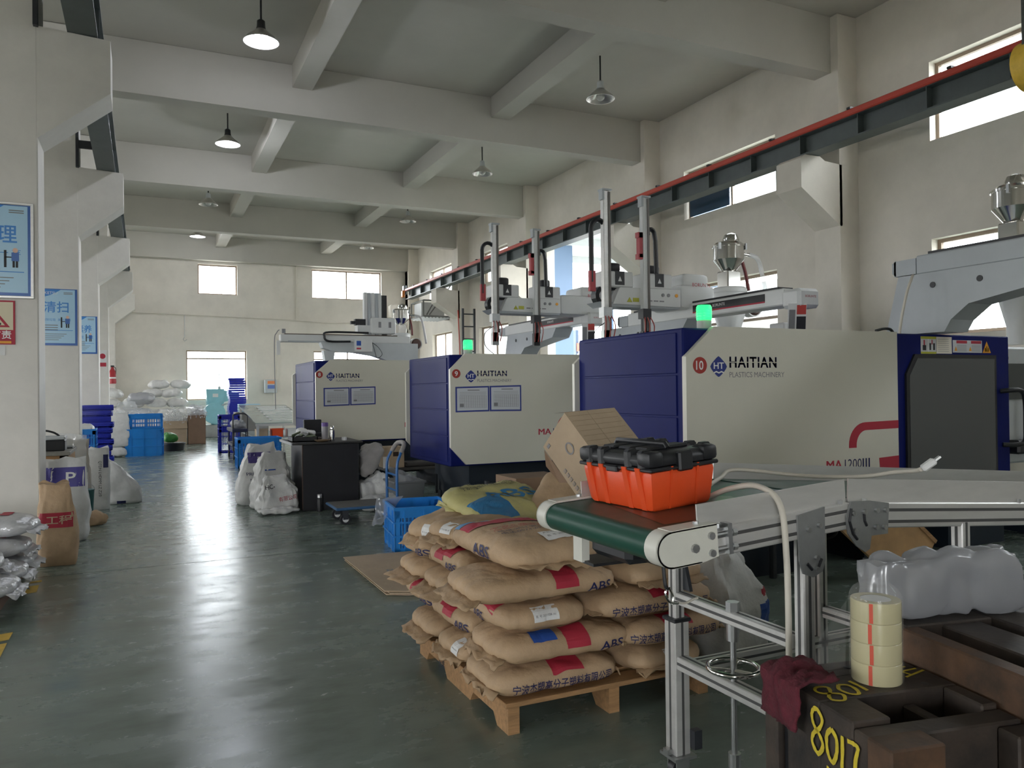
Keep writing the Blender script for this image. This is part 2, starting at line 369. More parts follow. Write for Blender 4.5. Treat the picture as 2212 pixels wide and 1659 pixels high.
# crane runway beams
def runway(name,label,xc,z0,z1,y0,y1,rail,mats,stiff):
    t=thing(name,label,'crane rail',(xc,(y0+y1)/2,z0),kind='structure')
    m=MB(); m.bb(xc-.008,xc+.008,y0,y1,z0+.02,z1-.02); obj('web',m,mats,t)
    m=MB(); m.bb(xc-.13,xc+.13,y0,y1,z0,z0+.02); obj('bottom_flange',m,mats,t)
    m=MB(); m.bb(xc-.13,xc+.13,y0,y1,z1-.02,z1); obj('top_flange',m,mats,t)
    y=y0+.4
    while y<y1:
        m=MB(); m.bb(xc-.12,xc+.12,y-.006,y+.006,z0+.02,z1-.02); obj('stiffener',m,mats,t); y+=stiff
    if rail:
        m=MB(); m.rb(xc-.17,xc-.12,y0-.1,y1,z1-.015,z1+.075,.015); obj('red_conductor_bar',m,M_RED,t,30)
        m=MB(); m.bb(xc-.03,xc+.03,y0,y1,z1,z1+.07); obj('rail',m,M_DKSTEEL,t)
        y=y0+.8
        while y<y1: 
            m=MB(); m.bb(xc-.18,xc-.06,y-.03,y+.03,z1+.07,z1+.10); obj('bar_clip',m,M_BLK,t); y+=1.5
    return t
runway('crane_runway_beam','dark steel crane runway beam with red conductor bar along the side wall',9.05,4.962,5.28,1.0,28.3,True,M_STEEL,1.05)
runway('crane_runway_beam','dark steel crane runway beam resting on the white column brackets',-.52,5.0,5.55,1.0,28.2,False,M_STEEL,2.6)
for cy,wh in zip(COLS[1:5],('nearest','second','third','fourth')):
    m=MB(); m.bb(-.93,-.55,cy-.34,cy-.30,5.3,5.42); m.bb(-.93,-.89,cy-.36,cy-.28,5.0,5.9); tag(obj('beam_tie_bracket',m,M_DKSTEEL),'dark steel tie bracket between the crane beam and the %s column'%wh,'bracket','crane beam tie brackets')
m=MB(); m.rb(8.86,8.98,28.32,28.55,5.15,5.5,.02); t=tag(obj('rail_end_stop',m,M_STEEL),'grey end stop at the far end of the crane rail','end stop')
m=MB(); m.rb(8.80,8.90,28.30,28.5,5.05,5.3,.02); obj('orange_buffer',m,mat('orange_buffer',(.7,.22,.03),.5),t)
# pendant lamps
def lamp(loc,lit,label):
    t=thing('pendant_lamp',label,'lamp',loc,group='pendant factory lamps'); x,y,z=loc
    m=MB(); m.cyl((x,y,z+.26),(x,y,z+.74),.014,n=8); obj('rod',m,M_BLK,t)
    m=MB(); m.cyl((x,y,z+.735),(x,y,z+.755),.07,n=14); obj('ceiling_rose',m,M_BLK,t)
    m=MB(); m.lathe([(.03,.30),(.055,.28),(.06,.2),(.075,.14)],(x,y,z),16,capt=True,capb=True); obj('lamp_holder',m,M_LG if not lit else M_BLK,t,40)
    m=MB(); m.lathe([(.07,.16),(.12,.11),(.20,.045),(.235,.0),(.245,-.015),(.238,-.015),(.228,.0),(.193,.045),(.113,.105),(.065,.15)],(x,y,z),28); obj('lamp_shade',m,[M_REFL],t,40)
    m=MB(); m.lathe([(.02,.14),(.05,.10),(.075,.045),(.07,.0),(.04,-.03),(.002,-.04)],(x,y,z),18); obj('bulb',m,M_BULB if lit else M_BULBOFF,t,60)
    if lit:
        l=bpy.data.lights.new('lamp_light','POINT'); l.energy=lit; l.color=(.86,.9,1); l.shadow_soft_size=.08; lo=bpy.data.objects.new('lamp_light',l); C.objects.link(lo); lo.location=(0,0,-.09); lo.parent=t
LAMPS=[((1.52,11.4,6.45),80,'lit pendant lamp nearest the camera above the aisle'),((1.57,16.8,6.58),110,'brightest lit pendant lamp, second above the aisle'),((1.58,22.3,6.56),0,'unlit pendant lamp above the aisle, before the far beam'),((1.61,27.5,6.66),60,'faintly lit pendant lamp above the aisle by the end wall'),
 ((7.09,11.4,6.47),0,'unlit pendant lamp nearest the camera on the machine side'),((7.19,16.8,6.58),0,'unlit pendant lamp, second in the row over the machines'),((7.12,22.3,6.56),0,'unlit pendant lamp, third in the row over the machines'),((7.24,27.5,6.66),0,'pale unlit pendant lamp over the machines by the end wall')]
for a in LAMPS: lamp(*a)
# outside: a lean-to annex seen through the big opening, and the neighbouring shed
M_CLAD=mat('white_cladding',(.72,.74,.75),.5); M_BLUEP=mat('blue_steel_panel',(.10,.17,.28),.5); 
t=thing('annex_shed','white clad lean-to seen through the tall opening in the side wall','shed',(14,18,0))
m=MB(); 
for k in range(16): m.bb(16.4,16.46 if k%2 else 16.49,14+k*.62,14+k*.62+.60,0,4.6)
obj('cladding',m,M_CLAD,t)
m=MB(); m.bb(10.3,16.4,16.0,24.2,5.75,5.82); obj('canopy',m,M_CLAD,t)
m=MB(); m.bb(16.4,16.5,19.2,21.7,4.7,8.1); obj('blue_gable',m,M_BLUEP,t)
m=MB(); m.bb(10.26,10.95,19.2,19.3,0,5.7); obj('side_panel',m,M_BLUEP,t)
for k in range(3):
    m=MB(); m.bb(10.4,16.3,16.5+k*2.6,16.6+k*2.6,5.55,5.75); obj('purlin',m,M_LG,t)
m=MB(); m.bb(13.1,13.2,21.0,22.75,2.78,3.05); obj('orange_band',m,M_ORANGE,t)
m=MB(); m.bb(13.1,13.2,22.8,25,0,3.5); obj('blue_panel',m,M_BLUEP,t)
for k in range(4):
    m=MB(); m.bb(13.1,13.2,21.0,22.75,1.2+k*.4,1.5+k*.4); obj('white_slat',m,M_CLAD,t)
m=MB(); m.bb(15.2,15.3,23.9,24.0,0,5.7); obj('post',m,M_BLUEP,t)
t=thing('outdoor_building','pale neighbouring building seen through the side windows','building',(22,8,0))
m=MB(); m.bb(22,22.3,-8,13.2,0,9.5); obj('wall',m,M_CLAD,t)
m=MB(); m.bb(21.95,22.0,9.6,13.2,6.5,9.5); obj('blue_band',m,M_BLUEP,t)
g=MB(); g.bb(-60,60,-60,90,-.6,-.3); struct('ground',g,mat('outdoor_concrete',(.30,.29,.27),.9))
# ================================================================ LETTERING USED BELOW
CJ='宁波杰塑高分子塑料有限公司'
prepare([(s,False) for s in ('MA','PLASTICS MACHINERY','1200','BORUNTE',CJ,'宁波杰塑高分子','NINGBO JIESU POLYMER','地址:浙江省余姚市','电话:0574-62537212','NET:  25','产品名称: ABS-ACE','批  号: 20211028-141','一 留 一 弃','的空间','清除垃圾  美化环境','养 成 习 惯','SEIKETSU','禁止吸烟','QTDN LHDMM LZ Z2/0','PROPYLENE','NET: 25KG','CAUTION','SAFETY','有限公司','工程','WARNING','SHUIL')]+
 [(s,True) for s in ('7','8','9','10','HT','MA','III','ABS','整理','清扫','素养','人人有责','工程','HC-','PP','P','理','SUNUP','注意安全','操作规程')])
prepare([('HAITIAN',2),(CJ,3)])
# ================================================================ INJECTION MOULDING MACHINES
def ellipse(cx,cz,rx,rz,n=28): return [(cx+rx*math.cos(2*math.pi*i/n),cz+rz*math.sin(2*math.pi*i/n)) for i in range(n)]
def flat(mb, poly, y, th=.002):  mb.prism(poly,'Y',y-th,y)
def machine(x0,y0,num,PL,zt,chx,chz,label,logo,full=False,zoff=0.,red0=1.62,D=1.54,charts=None,length=5.3):
    t=thing('injection_moulding_machine',label,'machine',(x0+PL/2,y0+D/2,0),group='injection moulding machines in a row')
    zb=.62+zoff
    m=MB(); m.rb(x0+.004,x0+PL+(1.5 if full else .9),y0+.03,y0+D,zb,zt-.012,.012); body=obj('clamp_housing',m,M_MB,t)
    pan=[(x0+chx,zb+.02),(x0+PL,zb+.02),(x0+PL,zt),(x0+chx,zt),(x0,zt-chz),(x0,zb+.02+chz+.02)]
    m=MB(); m.prism(pan,'Y',y0-.012,y0+.035); p=obj('front_panel',m,M_MW,t)
    m=MB(); m.prism([(x,z) for x,z in pan],'Y',y0+D-.005,y0+D+.035,M=Matrix.Translation((-.045,0,0))); obj('rear_panel',m,M_MW,t)
    for k in range(4):
        a=zb+.05+k*(zt-zb-.08)/4; b=a+(zt-zb-.08)/4-.014
        m=MB(); m.rb(x0-.006,x0+.01,y0+.10,y0+D-.12,a,b,.004); obj('end_cover_panel',m,M_MB,body)
    yf=y0-.0125
    # badge, emblem and maker's name (flat print on the cover)
    cx,cz,rx,rz,dx,dz,drx,drz,hx,hz,hw,hh,px,pz,pw,ph=logo
    X=lambda v:x0+v
    m=MB(); flat(m,ellipse(X(cx),cz,rx,rz),yf); e=obj('number_badge',m,mat('badge_red',(.38,.035,.025),.5),p)
    m=MB(); s=str(num); tw=rx*1.05 if len(s)>1 else rx*.75; letters(m,s,planeM((X(cx)-tw/2-(.004 if len(s)>1 else 0),yf-.0035,cz-rz*.55),(1,0,0),(0,0,1)),h=rz*1.1,w=tw,bold=True); obj('badge_number',m,M_WHITEINK,p)
    q=[(0,1),(.22,.86),(.6,.52),(.86,.25),(1,0),(.86,-.25),(.6,-.55),(.22,-.88),(0,-1)]; q=q+[(-a,b) for a,b in q[1:-1][::-1]]
    m=MB(); flat(m,[(X(dx)+a*drx,dz+b*drz) for a,b in q],yf); obj('emblem',m,mat('maker_blue',(.018,.035,.22),.5),p)
    m=MB(); letters(m,'HT',planeM((X(dx)-drx*.62,yf-.0035,dz-drz*.22),(1,0,0),(0,0,1)),h=drz*.62,w=drx*1.24,bold=True)
    zz=[(X(dx)+drx*(-.62+.31*i),dz-drz*(.42 if i%2 else .54)) for i in range(5)]; flat(m,zz+[(a,b-drz*.13) for a,b in zz[::-1]],yf-.002); obj('emblem_letters',m,M_WHITEINK,p)
    m=MB()
    for dx_ in (-.0010,.0010): letters(m,'HAITIAN',planeM((X(hx)+dx_,yf-.001-abs(dx_)*.02,hz),(1,0,0),(0,0,1)),h=hh,w=hw,bold=2); obj('maker_name',m,mat('maker_blue'),p)
    m=MB(); m.bb(X(hx)-.002,X(hx)+hw+.002,yf-.003,yf-.0015,hz+hh*.46,hz+hh*.53); obj('name_stripe',m,M_MW,p)
    m=MB(); letters(m,'PLASTICS MACHINERY',planeM((X(px),yf-.001,pz),(1,0,0),(0,0,1)),h=ph,w=pw); obj('maker_subtitle',m,M_GREYINK,p)
    # red swoosh and type plate
    w_=.085
    out=[(X(red0),1.0)]+[(X(red0)+.19+.19*math.cos(R(a)),1.02+.185*math.sin(R(a))) for a in range(180,89,-10)]+[(X(PL)-.001,1.212)]
    inn=[(X(PL)-.001,1.145),(X(red0)+.2,1.14)]+[(X(red0)+.2+.115*math.cos(R(a)),1.02+.12*math.sin(R(a))) for a in range(100,181,10)]+[(X(red0)+w_,1.0)]
    m=MB(); flat(m,out+inn,yf); obj('red_swoosh',m,M_REDINK,p)
    m=MB(); flat(m,[(X(PL)-.225,.80),(X(PL)-.001,.80),(X(PL)-.001,.915),(X(PL)-.235,.905)],yf); obj('red_block',m,M_REDINK,p)
    zt_=.835 if full else .955; ox=red0-.25
    m=MB()
    for dx_ in (-.003,.003): letters(m,'MA',planeM((X(ox)+dx_,yf-.001-dx_*.03,zt_),(1,0,0),(0,0,1)),h=.072,w=.17)
    obj('type_letters',m,M_REDINK,p)
    m=MB(); letters(m,'1200',planeM((X(ox)+.20,yf-.001,zt_),(1,0,0),(0,0,1)),h=.075,w=.19); letters(m,'III',planeM((X(ox)+.40,yf-.001,zt_),(1,0,0),(0,0,1)),h=.075,w=.085,bold=True); obj('type_number',m,M_NAVYINK,p)
    # dark base frame on feet
    XE=x0+length
    m=MB(); m.bb(x0+.3,XE,y0+.18,y0+D-.15,.40,zb); obj('base_beam',m,M_BASE,t)
    for a,b,c in ((.32,1.42,0),(2.02,2.5,0),(3.1,3.9,0),(4.5,5.1,0)):
        if a<length: m=MB(); m.bb(x0+a,x0+min(b,length),y0+.2,y0+D-.2,0,.41); obj('base_leg',m,M_BASE,t)
    m=MB(); m.bb(x0+.3,XE,y0+D-.35,y0+D-.25,.12,.2); obj('base_rail',m,M_BASE,t)
    for k in range(3): m=MB(); m.cyl((x0+.5+k*.42,y0+.12,0),(x0+.5+k*.42,y0+.12,.42),.03,n=10); obj('levelling_foot',m,M_DKSTEEL,t)
    m=MB(); m.bb(x0+PL+.9,XE,y0+.35,y0+D-.3,zb,1.15); obj('injection_unit',m,M_MW,t)
    if charts:
        for i,(a0,a1,b0,b1,b2,b3) in enumerate(charts):
            # two blue framed sheets (a: x range, b: z at left/right)
            P=[(X(a0),b0),(X(a1),b2),(X(a1),b3),(X(a0),b1)]
            m=MB(); flat(m,P,yf,.006); f=obj('chart_frame',m,mat('chart_frame_blue',(.03,.05,.26),.5),t)
            g=.018; m=MB(); flat(m,[(X(a0)+g,b0+g),(X(a1)-g,b2+g),(X(a1)-g,b3-g),(X(a0)+g,b1-g)],yf-.006,.0015); obj('chart_sheet',m,mat('chart_paper',(.60,.62,.66),.3),f)
            m=MB(); hw=(a1-a0)-.09; hz_=(b1-b0)-.10
            for r_ in range(11): m.bb(X(a0)+.05,X(a0)+.05+hw,yf-.0088,yf-.0078,b0+.05+r_*hz_/11,b0+.053+r_*hz_/11)
            for c_ in range(13): m.bb(X(a0)+.05+c_*hw/12,X(a0)+.052+c_*hw/12,yf-.0088,yf-.0078,b0+.05,b0+.05+hz_*.72)
            m.bb(X(a0)+.05,X(a0)+.10,yf-.0089,yf-.0078,b0+.06,b0+hz_*.5); m.bb(X(a0)+.15,X(a0)+.3,yf-.0089,yf-.0078,b1-.045,b1-.035)
            obj('chart_lines',m,M_GREYINK,f)
    return t,p
LG10=(.124,1.667,.063,.061,.296,1.658,.077,.077,.399,1.650,.46,.083,.397,1.578,.54,.040)
LG9=(.075,1.70,.052,.052,.258,1.668,.070,.072,.34,1.67,.382,.066,.339,1.602,.444,.034)
LG8=(.055,1.763,.05,.05,.219,1.735,.062,.066,.301,1.712,.345,.066,.30,1.655,.402,.032)
m10,p10=machine(3.55,4.6,10,2.2,1.955,.26,.225,'cream and navy injection moulding machine numbered 10, nearest the conveyor',LG10,full=True,length=5.6)
m9,p9=machine(3.2,8.5,9,1.87,1.935,.19,.185,'cream and navy injection moulding machine numbered 9, in the middle',LG9,red0=1.39,charts=[(.062,.487,1.251,1.547,1.255,1.555),(.495,.907,1.255,1.555,1.25,1.562)])
m8,p8=machine(2.27,11.6,8,1.9,1.98,.22,.19,'cream and navy injection moulding machine numbered 8, behind the black cabinet',LG8,zoff=.14,red0=1.6,charts=[(.113,.498,1.294,1.566,1.303,1.573),(.506,.892,1.303,1.573,1.312,1.582)],D=1.7)
m7,p7=machine(3.0,14.55,7,1.9,1.95,.2,.19,'navy and cream injection moulding machine mostly hidden behind machine 8',LG8,red0=1.6)
# sliding safety door of machine 10
x0,y0=3.55,4.6
m=MB(); m.rb(x0+2.205,x0+3.70,y0+.0,y0+.06,.62,1.945,.008); d10=obj('safety_door',m,M_MB,m10)
m=MB(); fr=[(x0+2.30,.66),(x0+3.49,.66),(x0+3.49,1.77),(x0+2.41,1.77),(x0+2.30,1.60)]; m.prism(fr,'Y',y0-.02,y0+.01); obj('door_window_frame',m,M_BLK,d10)
m=MB(); m.prism([(x0+2.335,.70),(x0+3.455,.70),(x0+3.455,1.735),(x0+2.435,1.735),(x0+2.335,1.585)],'Y',y0-.024,y0-.018); obj('door_window',m,mat('dark_tinted_window',(.075,.083,.085),.12,spec=.7),d10)
def tube_handle(par): 
    m=MB(); m.tube(spline([(x0+3.56,y0-.01,1.44),(x0+3.60,y0-.09,1.45),(x0+3.70,y0-.11,1.44),(x0+3.745,y0-.115,1.36),(x0+3.75,y0-.115,1.1),(x0+3.74,y0-.11,.98),(x0+3.66,y0-.08,.95),(x0+3.58,y0-.01,.95)],5),.022,8); obj('door_handle',m,M_BLK,par,60)
tube_handle(d10)
# stickers above the door window
def sticker(par,a0,a1,z0,z1,cols):
    m=MB(); flat(m,[(x0+a0,z0),(x0+a1,z0),(x0+a1,z1),(x0+a0,z1)],y0-.001); s=obj('warning_sticker',m,cols[0],par)
    for (u0,u1,v0,v1,c) in cols[1]:
        m=MB(); flat(m,[(x0+a0+(a1-a0)*u0,z0+(z1-z0)*v0),(x0+a0+(a1-a0)*u1,z0+(z1-z0)*v0),(x0+a0+(a1-a0)*u1,z0+(z1-z0)*v1),(x0+a0+(a1-a0)*u0,z0+(z1-z0)*v1)],y0-.003,.001); obj('sticker_print',m,c,s)
    return s
M_AMB=mat('amber_print',(.75,.33,.02),.5); M_LIME=mat('lime_print',(.42,.42,.04),.5); M_SG=mat('sticker_grey',(.55,.56,.58),.5)
sticker(d10,2.505,2.70,1.775,1.925,(M_SG,[(0,1,.86,1,M_LIME),(0,1,0,.12,M_LIME),(.18,.26,.5,.8,M_REDINK),(.12,.34,.2,.5,M_BLACKINK),(.70,.76,.55,.82,M_REDINK),(.56,.66,.22,.62,M_BLACKINK),(.80,.92,.22,.62,M_BLACKINK),(.47,.5,.12,.86,M_PAPER)]))
sticker(d10,2.705,2.905,1.778,1.925,(mat('cream_paper',(.75,.70,.60),.6),[(.1,.8,.85-.12*k,.87-.12*k,M_GREYINK) for k in range(7)]))
sticker(d10,2.92,3.315,1.79,1.90,(M_SG,[(.12,.48,.74,.97,M_REDINK),(.62,.97,.74,.97,M_REDINK)]+[(.14,.46,.6-.1*k,.63-.1*k,M_GREYINK) for k in range(6)]+[(.64,.95,.6-.1*k,.63-.1*k,M_GREYINK) for k in range(6)]))

m=MB(); flat(m,[(x0+3.325,1.79),(x0+3.44,1.79),(x0+3.3825,1.895)],y0-.001); s=obj('warning_sticker',m,M_AMB,d10)
m=MB(); m.bb(x0+3.355,x0+3.37,y0-.003,y0-.0012,1.80,1.835); m.bb(x0+3.377,x0+3.388,y0-.003,y0-.0012,1.80,1.85); m.bb(x0+3.395,x0+3.41,y0-.003,y0-.0012,1.80,1.835); obj('sticker_print',m,M_BLACKINK,s)
for u in (2.94,3.135):
    m=MB(); flat(m,[(x0+u,1.805),(x0+u+.035,1.805),(x0+u+.0175,1.845)],y0-.004,.001); obj('sticker_print',m,M_AMB,d10)
# operator panel right of the door
m=MB(); m.rb(x0+3.72,x0+4.35,y0+.12,y0+.5,.75,1.86,.02); cab=obj('control_cabinet',m,M_LG,m10)
m=MB(); m.bb(x0+3.775,x0+4.2,y0+.10,y0+.125,1.36,1.70); obj('screen',m,mat('dark_screen',(.05,.06,.06),.15),cab)
m=MB(); m.bb(x0+3.78,x0+3.88,y0+.115,y0+.122,1.74,1.765); obj('nameplate',m,M_GREYINK,cab)
m=MB(); m.rb(x0+3.80,x0+4.2,y0-.02,y0+.1,.85,.98,.02); obj('keypad_shelf',m,M_BLK,cab)
m=MB(); m.tube(spline([(x0+2.0,y0+.03,1.965),(x0+2.12,y0+.05,1.985),(x0+2.2,y0+.05,1.98),(x0+2.24,y0+.05,1.94)],5),.012,6); obj('top_cable',m,M_BLK,m10)
# beacons
def beacon(par,x,y,z):
    m=MB(); m.lathe([(.052,0),(.055,.01),(.055,.07),(.05,.075)],(x,y,z),20,capb=True,capt=True); b=obj('beacon_base',m,mat('beacon_grey',(.42,.45,.40),.4),par,40)
    m=MB(); m.lathe([(.055,.075),(.058,.085),(.058,.175),(.05,.19),(.0,.195)],(x,y,z),20); obj('beacon_lens',m,M_GREENL,b,40)
    for k in range(4):
        m=MB(); m.lathe([(.059,.092+.02*k),(.0605,.096+.02*k),(.059,.10+.02*k)],(x,y,z),20); obj('lens_ring',m,M_GREENL,b)
    l=bpy.data.lights.new('beacon_light','POINT'); l.energy=.35; l.color=(.1,1,.35); l.shadow_soft_size=.06; lo=bpy.data.objects.new('beacon_light',l); C.objects.link(lo); lo.parent=par; lo.location=Vector((x-.0,y-.09,z+.13))-ORG[par.name]
beacon(m10,3.89,4.8,1.945); beacon(m9,3.55,8.8,1.925)
# ---------------------------------------------------------------- take-out robots
M_RW=mat('robot_white',(.66,.67,.66),.38,var=.04); M_RG=mat('robot_grey',(.42,.45,.47),.42,var=.05)
M_PINK=mat('red_bracket',(.42,.05,.06),.45)
def robot(name,label,xt,yf,yn,yc,zb,zm,yb,detail=True,plate=True,ph=1.06,kx=0.):
    """traverse beam along Y (far yf .. near yn) on a bracket standing on the machine top zm; carriage at yc carries a kick beam along -X"""
    t=thing(name,label,'robot',(xt,yb,zm),group='take-out robots above the machines')
    pol=[(yb+.28,zm+.001),(yb-.30,zm+.001),(yb-.36,zm+.10),(yb-.52,zm+.22),(yb-1.5,zb-.16),(yb-1.62,zb-.02),(yb+.14,zb-.02)]
    m=MB(); m.prism(pol,'X',xt-.15,xt+.15); b=obj('base_bracket',m,M_RG,t)
    for q in (yb-.2,yb-.62):
        m=MB(); m.cyl((xt-.156,q,zb-.13),(xt-.148,q,zb-.13),.026,n=14); obj('bolt_hole',m,M_BLK,b)
    m=MB(); m.rb(xt-.13,xt+.13,yn,yf,zb-.02,zb+.15,.012); tb=obj('traverse_beam',m,M_RG if not detail else M_RW,t)
    m=MB(); m.bb(xt-.10,xt+.10,yn+.1,yf-.1,zb+.15,zb+.175); obj('guide_rail',m,M_BLK,tb)
    m=MB(); m.bb(xt-.136,xt-.13,yn+.25,yn+1.4,zb+.045,zb+.12); obj('black_strip',m,M_BLK,tb)
    m=MB(); m.bb(xt-.1365,xt-.13,yn+.25,yn+1.4,zb+.030,zb+.045); obj('red_strip',m,M_REDINK,tb)
    m=MB(); m.bb(xt-.13,xt+.13,yf-.002,yf+.22,zb-.01,zb+.13); m.prism([(yf+.2,zb-.01),(yf+.24,zb+.02),(yf+.24,zb+.11),(yf+.2,zb+.13)],'X',xt-.13,xt+.13); obj('end_cap',m,M_RG,tb)
    m=MB(); m.rb(xt-.14,xt+.14,yn-.22,yn+.02,zb-.06,zb+.13,.03); obj('end_cap',m,M_RW,tb)
    m=MB(); letters(m,'BORUNTE',planeM((xt-.06,yn-.221,zb+.04),(1,0,0),(0,0,1)),w=.14); obj('end_lettering',m,M_REDINK,tb)
    m=MB(); letters(m,'BORUNTE',planeM((xt-.138,yn+1.05,zb+.07),(0,-1,0),(0,0,1)),w=.2); obj('beam_lettering',m,M_WHITEINK,tb)
    if plate:
        M=rot3(8,0,-24,(xt-.12,yn-.16,zb-.28)); m=MB(); m.box((0,0,.11),(.18,.006,.30),M); pl=obj('hanging_plate',m,M_PAPER,t)
        m=MB(); m.box((.04,-.004,.20),(.09,.002,.09),M); obj('plate_warning',m,mat('warning_red',(.55,.06,.05),.5),pl)
        m=MB(); m.box((.04,-.004,.06),(.09,.002,.15),M); obj('plate_table',m,M_BLACKINK,pl)
        m=MB(); m.box((-.05,-.004,.10),(.06,.002,.2),M); obj('plate_text',m,M_GREYINK,pl)
        m=MB(); m.tube([(xt-.12,yn-.12,zb-.0),(xt-.12,yn-.16,zb-.10)],.003,5); obj('plate_wire',m,M_BLK,pl)
    if not detail: return t
    zk=zb+.11; xr=xt-.27+kx; xl=xt-1.36+kx
    m=MB(); m.rb(xt-.26+kx,xt+.24,yc-.30,yc+.30,zk-.02,zk+.26,.05,2); m.rb(xt-.18,xt+.2,yc-.24,yc+.24,zk+.2,zk+.40,.05,2); ca=obj('carriage_cover',m,M_RW,t,40)
    m=MB(); letters(m,'BORUNTE',planeM((xt-.1,yc-.305,zk+.30-.06),(1,0,0),(0,0,1)),w=.26); obj('cover_lettering',m,M_REDINK,ca)
    m=MB(); m.prism([(xl+.18,zk),(xr,zk-.01),(xr,zk+.19),(xl+.28,zk+.185),(xl+.26,zk+.17)],'Y',yc-.30,yc-.04); kb=obj('kick_beam',m,M_RW,t)
    m=MB(); m.prism([(xl+.02,zk+.02),(xl+.1,zk-.03),(xr,zk-.03),(xr,zk)],'Y',yc-.28,yc+.0); obj('beam_tray',m,M_RG,kb)
    m=MB(); A=arc(xl+.12,zk+.095,.115,260,90,8); B_=arc(xl+.12,zk+.095,.065,90,260,8); m.prism([(xl+.35,zk-.018)]+A+[(xl+.40,zk+.21),(xl+.40,zk+.16)]+B_+[(xl+.35,zk+.03)],'Y',yc-.22,yc-.12); obj('drag_chain',m,M_BLK,kb)
    m=MB(); m.prism([(xl+.10,zk+.03),(xl+.3,zk+.03),(xl+.36,zk+.15),(xl+.12,zk+.155)],'Y',yc-.20,yc-.14); obj('beam_core',m,M_RG,kb)
    for u,c in ((.66,M_GREYINK),(.73,M_GREYINK),(.83,M_AMB)):
        m=MB(); m.cyl((xl+u*1.1+.12,yc-.308,zk+.12),(xl+u*1.1+.12,yc-.298,zk+.12),.02,n=12); obj('button',m,c,kb)
    m=MB(); m.prism([(xl+.36,zk+.025),(xl+.43,zk+.025),(xl+.395,zk+.08)],'Y',yc-.303,yc-.3); m.bb(xl+.44,xl+.52,yc-.303,yc-.3,zk+.03,zk+.075); obj('yellow_sticker',m,M_LIME,kb)
    m=MB(); 
    for k in range(4): m.bb(xl+.56+k*.08,xl+.62+k*.08,yc-.303,yc-.3,zk+.042,zk+.056)
    obj('beam_print',m,M_GREYINK,kb)
    for pi,(px,flip) in enumerate(((xt-1.29+kx,False),(xt-.78+kx*.6,True))):
        zt=zk+(ph if not flip else ph-.03); lean=Matrix.Shear('XY',4,(0,0)) if False else None
        m=MB(); m.bb(px-.04,px+.035,yc-.36,yc-.30,zk-.42,zt); m.bb(px-.035,px-.012,yc-.365,yc-.355,zk-.3,zt-.02); a=obj('vertical_arm',m,M_ALU if not flip else M_RW,t)
        m=MB(); m.bb(px+.02,px+.045,yc-.37,yc-.31,zk-.30,zt-.03); obj('linear_rail',m,mat('dark_rail',(.12,.11,.10),.4,.6),a)
        m=MB(); m.bb(px-.06,px+.06,yc-.38,yc-.28,zt-.02,zt); m.bb(px-.06,px-.03,yc-.37,yc-.30,zt-.12,zt-.02); obj('arm_top_clamp',m,M_RG,a)
        sx=-1 if not flip else 1
        bx=px+(.02 if not flip else .04)
        m=MB(); m.rb(bx-.03,bx+.36,yc-.30,yc-.06,zk+.185,zk+.36,.012); sb=obj('servo_box',m,M_RW,t)
        m=MB(); m.bb(bx+.12,bx+.24,yc-.304,yc-.29,zk+.21,zk+.36); obj('servo_cover',m,M_BLK,sb)
        m=MB(); m.prism([(bx+.155,zk+.25),(bx+.205,zk+.25),(bx+.18,zk+.305)],'Y',yc-.307,yc-.304); obj('triangle_mark',m,M_PAPER,sb)
        m=MB(); m.rb(bx+.10,bx+.25,yc-.22,yc-.08,zk+.36,zk+.47,.03,2); obj('motor',m,M_BLK,sb,40)
        # U shaped cable chain beside the arm
        ct=zk+.80; cx_=px+sx*.09
        if not flip: pts=[(cx_-.09,yc-.33,zk+.22),(cx_-.09,yc-.33,ct)]+[(cx_+.0-.09*math.cos(R(a_)),yc-.33,ct+.1*math.sin(R(a_))) for a_ in range(20,161,20)]+[(cx_+.085,yc-.33,ct-.1)]
        else: pts=[(px+.05,yc-.33,ct-.02)]+[(px+.085-.05*math.cos(R(a_)),yc-.33,ct+.05*math.sin(R(a_))) for a_ in range(40,161,30)]+[(px+.15,yc-.33,ct-.08),(px+.16,yc-.33,zk+.36)]
        m=MB(); m.tube(pts,.026,6); obj('cable_chain',m,M_BLK,a,60)
        m=MB(); 
        if flip: m.bb(px-.085,px-.038,yc-.36,yc-.30,zk+.52,zk+.80); m.bb(px-.10,px-.04,yc-.36,yc-.30,zk+.50,zk+.56); m.bb(px-.10,px-.04,yc-.36,yc-.30,zk+.74,zk+.80)
        else: m.bb(px-.21,px-.14,yc-.35,yc-.31,zk+.12,zk+.34)
        obj('red_bracket',m,M_PINK,a)
        # wrist, gripper and hoses under the beam
        m=MB(); m.bb(px-.06,px+.05,yc-.38,yc-.28,zk-.16,zk-.05); m.cyl((px-.005,yc-.33,zk-.30),(px-.005,yc-.33,zk-.15),.045,n=12); m.bb(px-.05,px+.04,yc-.36,yc-.3,zk-.47,zk-.30); obj('gripper',m,M_CHROME if not flip else M_BLK,a)
        m=MB(); 
        for k in range(3): m.tube(spline([(px-.03+k*.03,yc-.36,zk-.12),(px+.03*(k-1)*2,yc-.42,zk-.25),(px+.05*(k-1),yc-.38,zk-.42)],4),.007,5)
        obj('red_hose',m,mat('red_hose',(.35,.06,.05),.4),a)
        if not flip:
            m=MB(); m.tube(spline([(px-.04,yc-.36,zk-.22),(px-.17,yc-.37,zk-.32),(px-.16,yc-.36,zk-.48),(px-.02,yc-.35,zk-.6)],5),.005,5); obj('air_hose',m,M_BLK,a)
    return t
robot('takeout_robot','white take-out robot with twin posts above machine 9, over machine 10',5.85,8.6,5.85,7.6,2.33,1.925,8.95,ph=1.24)
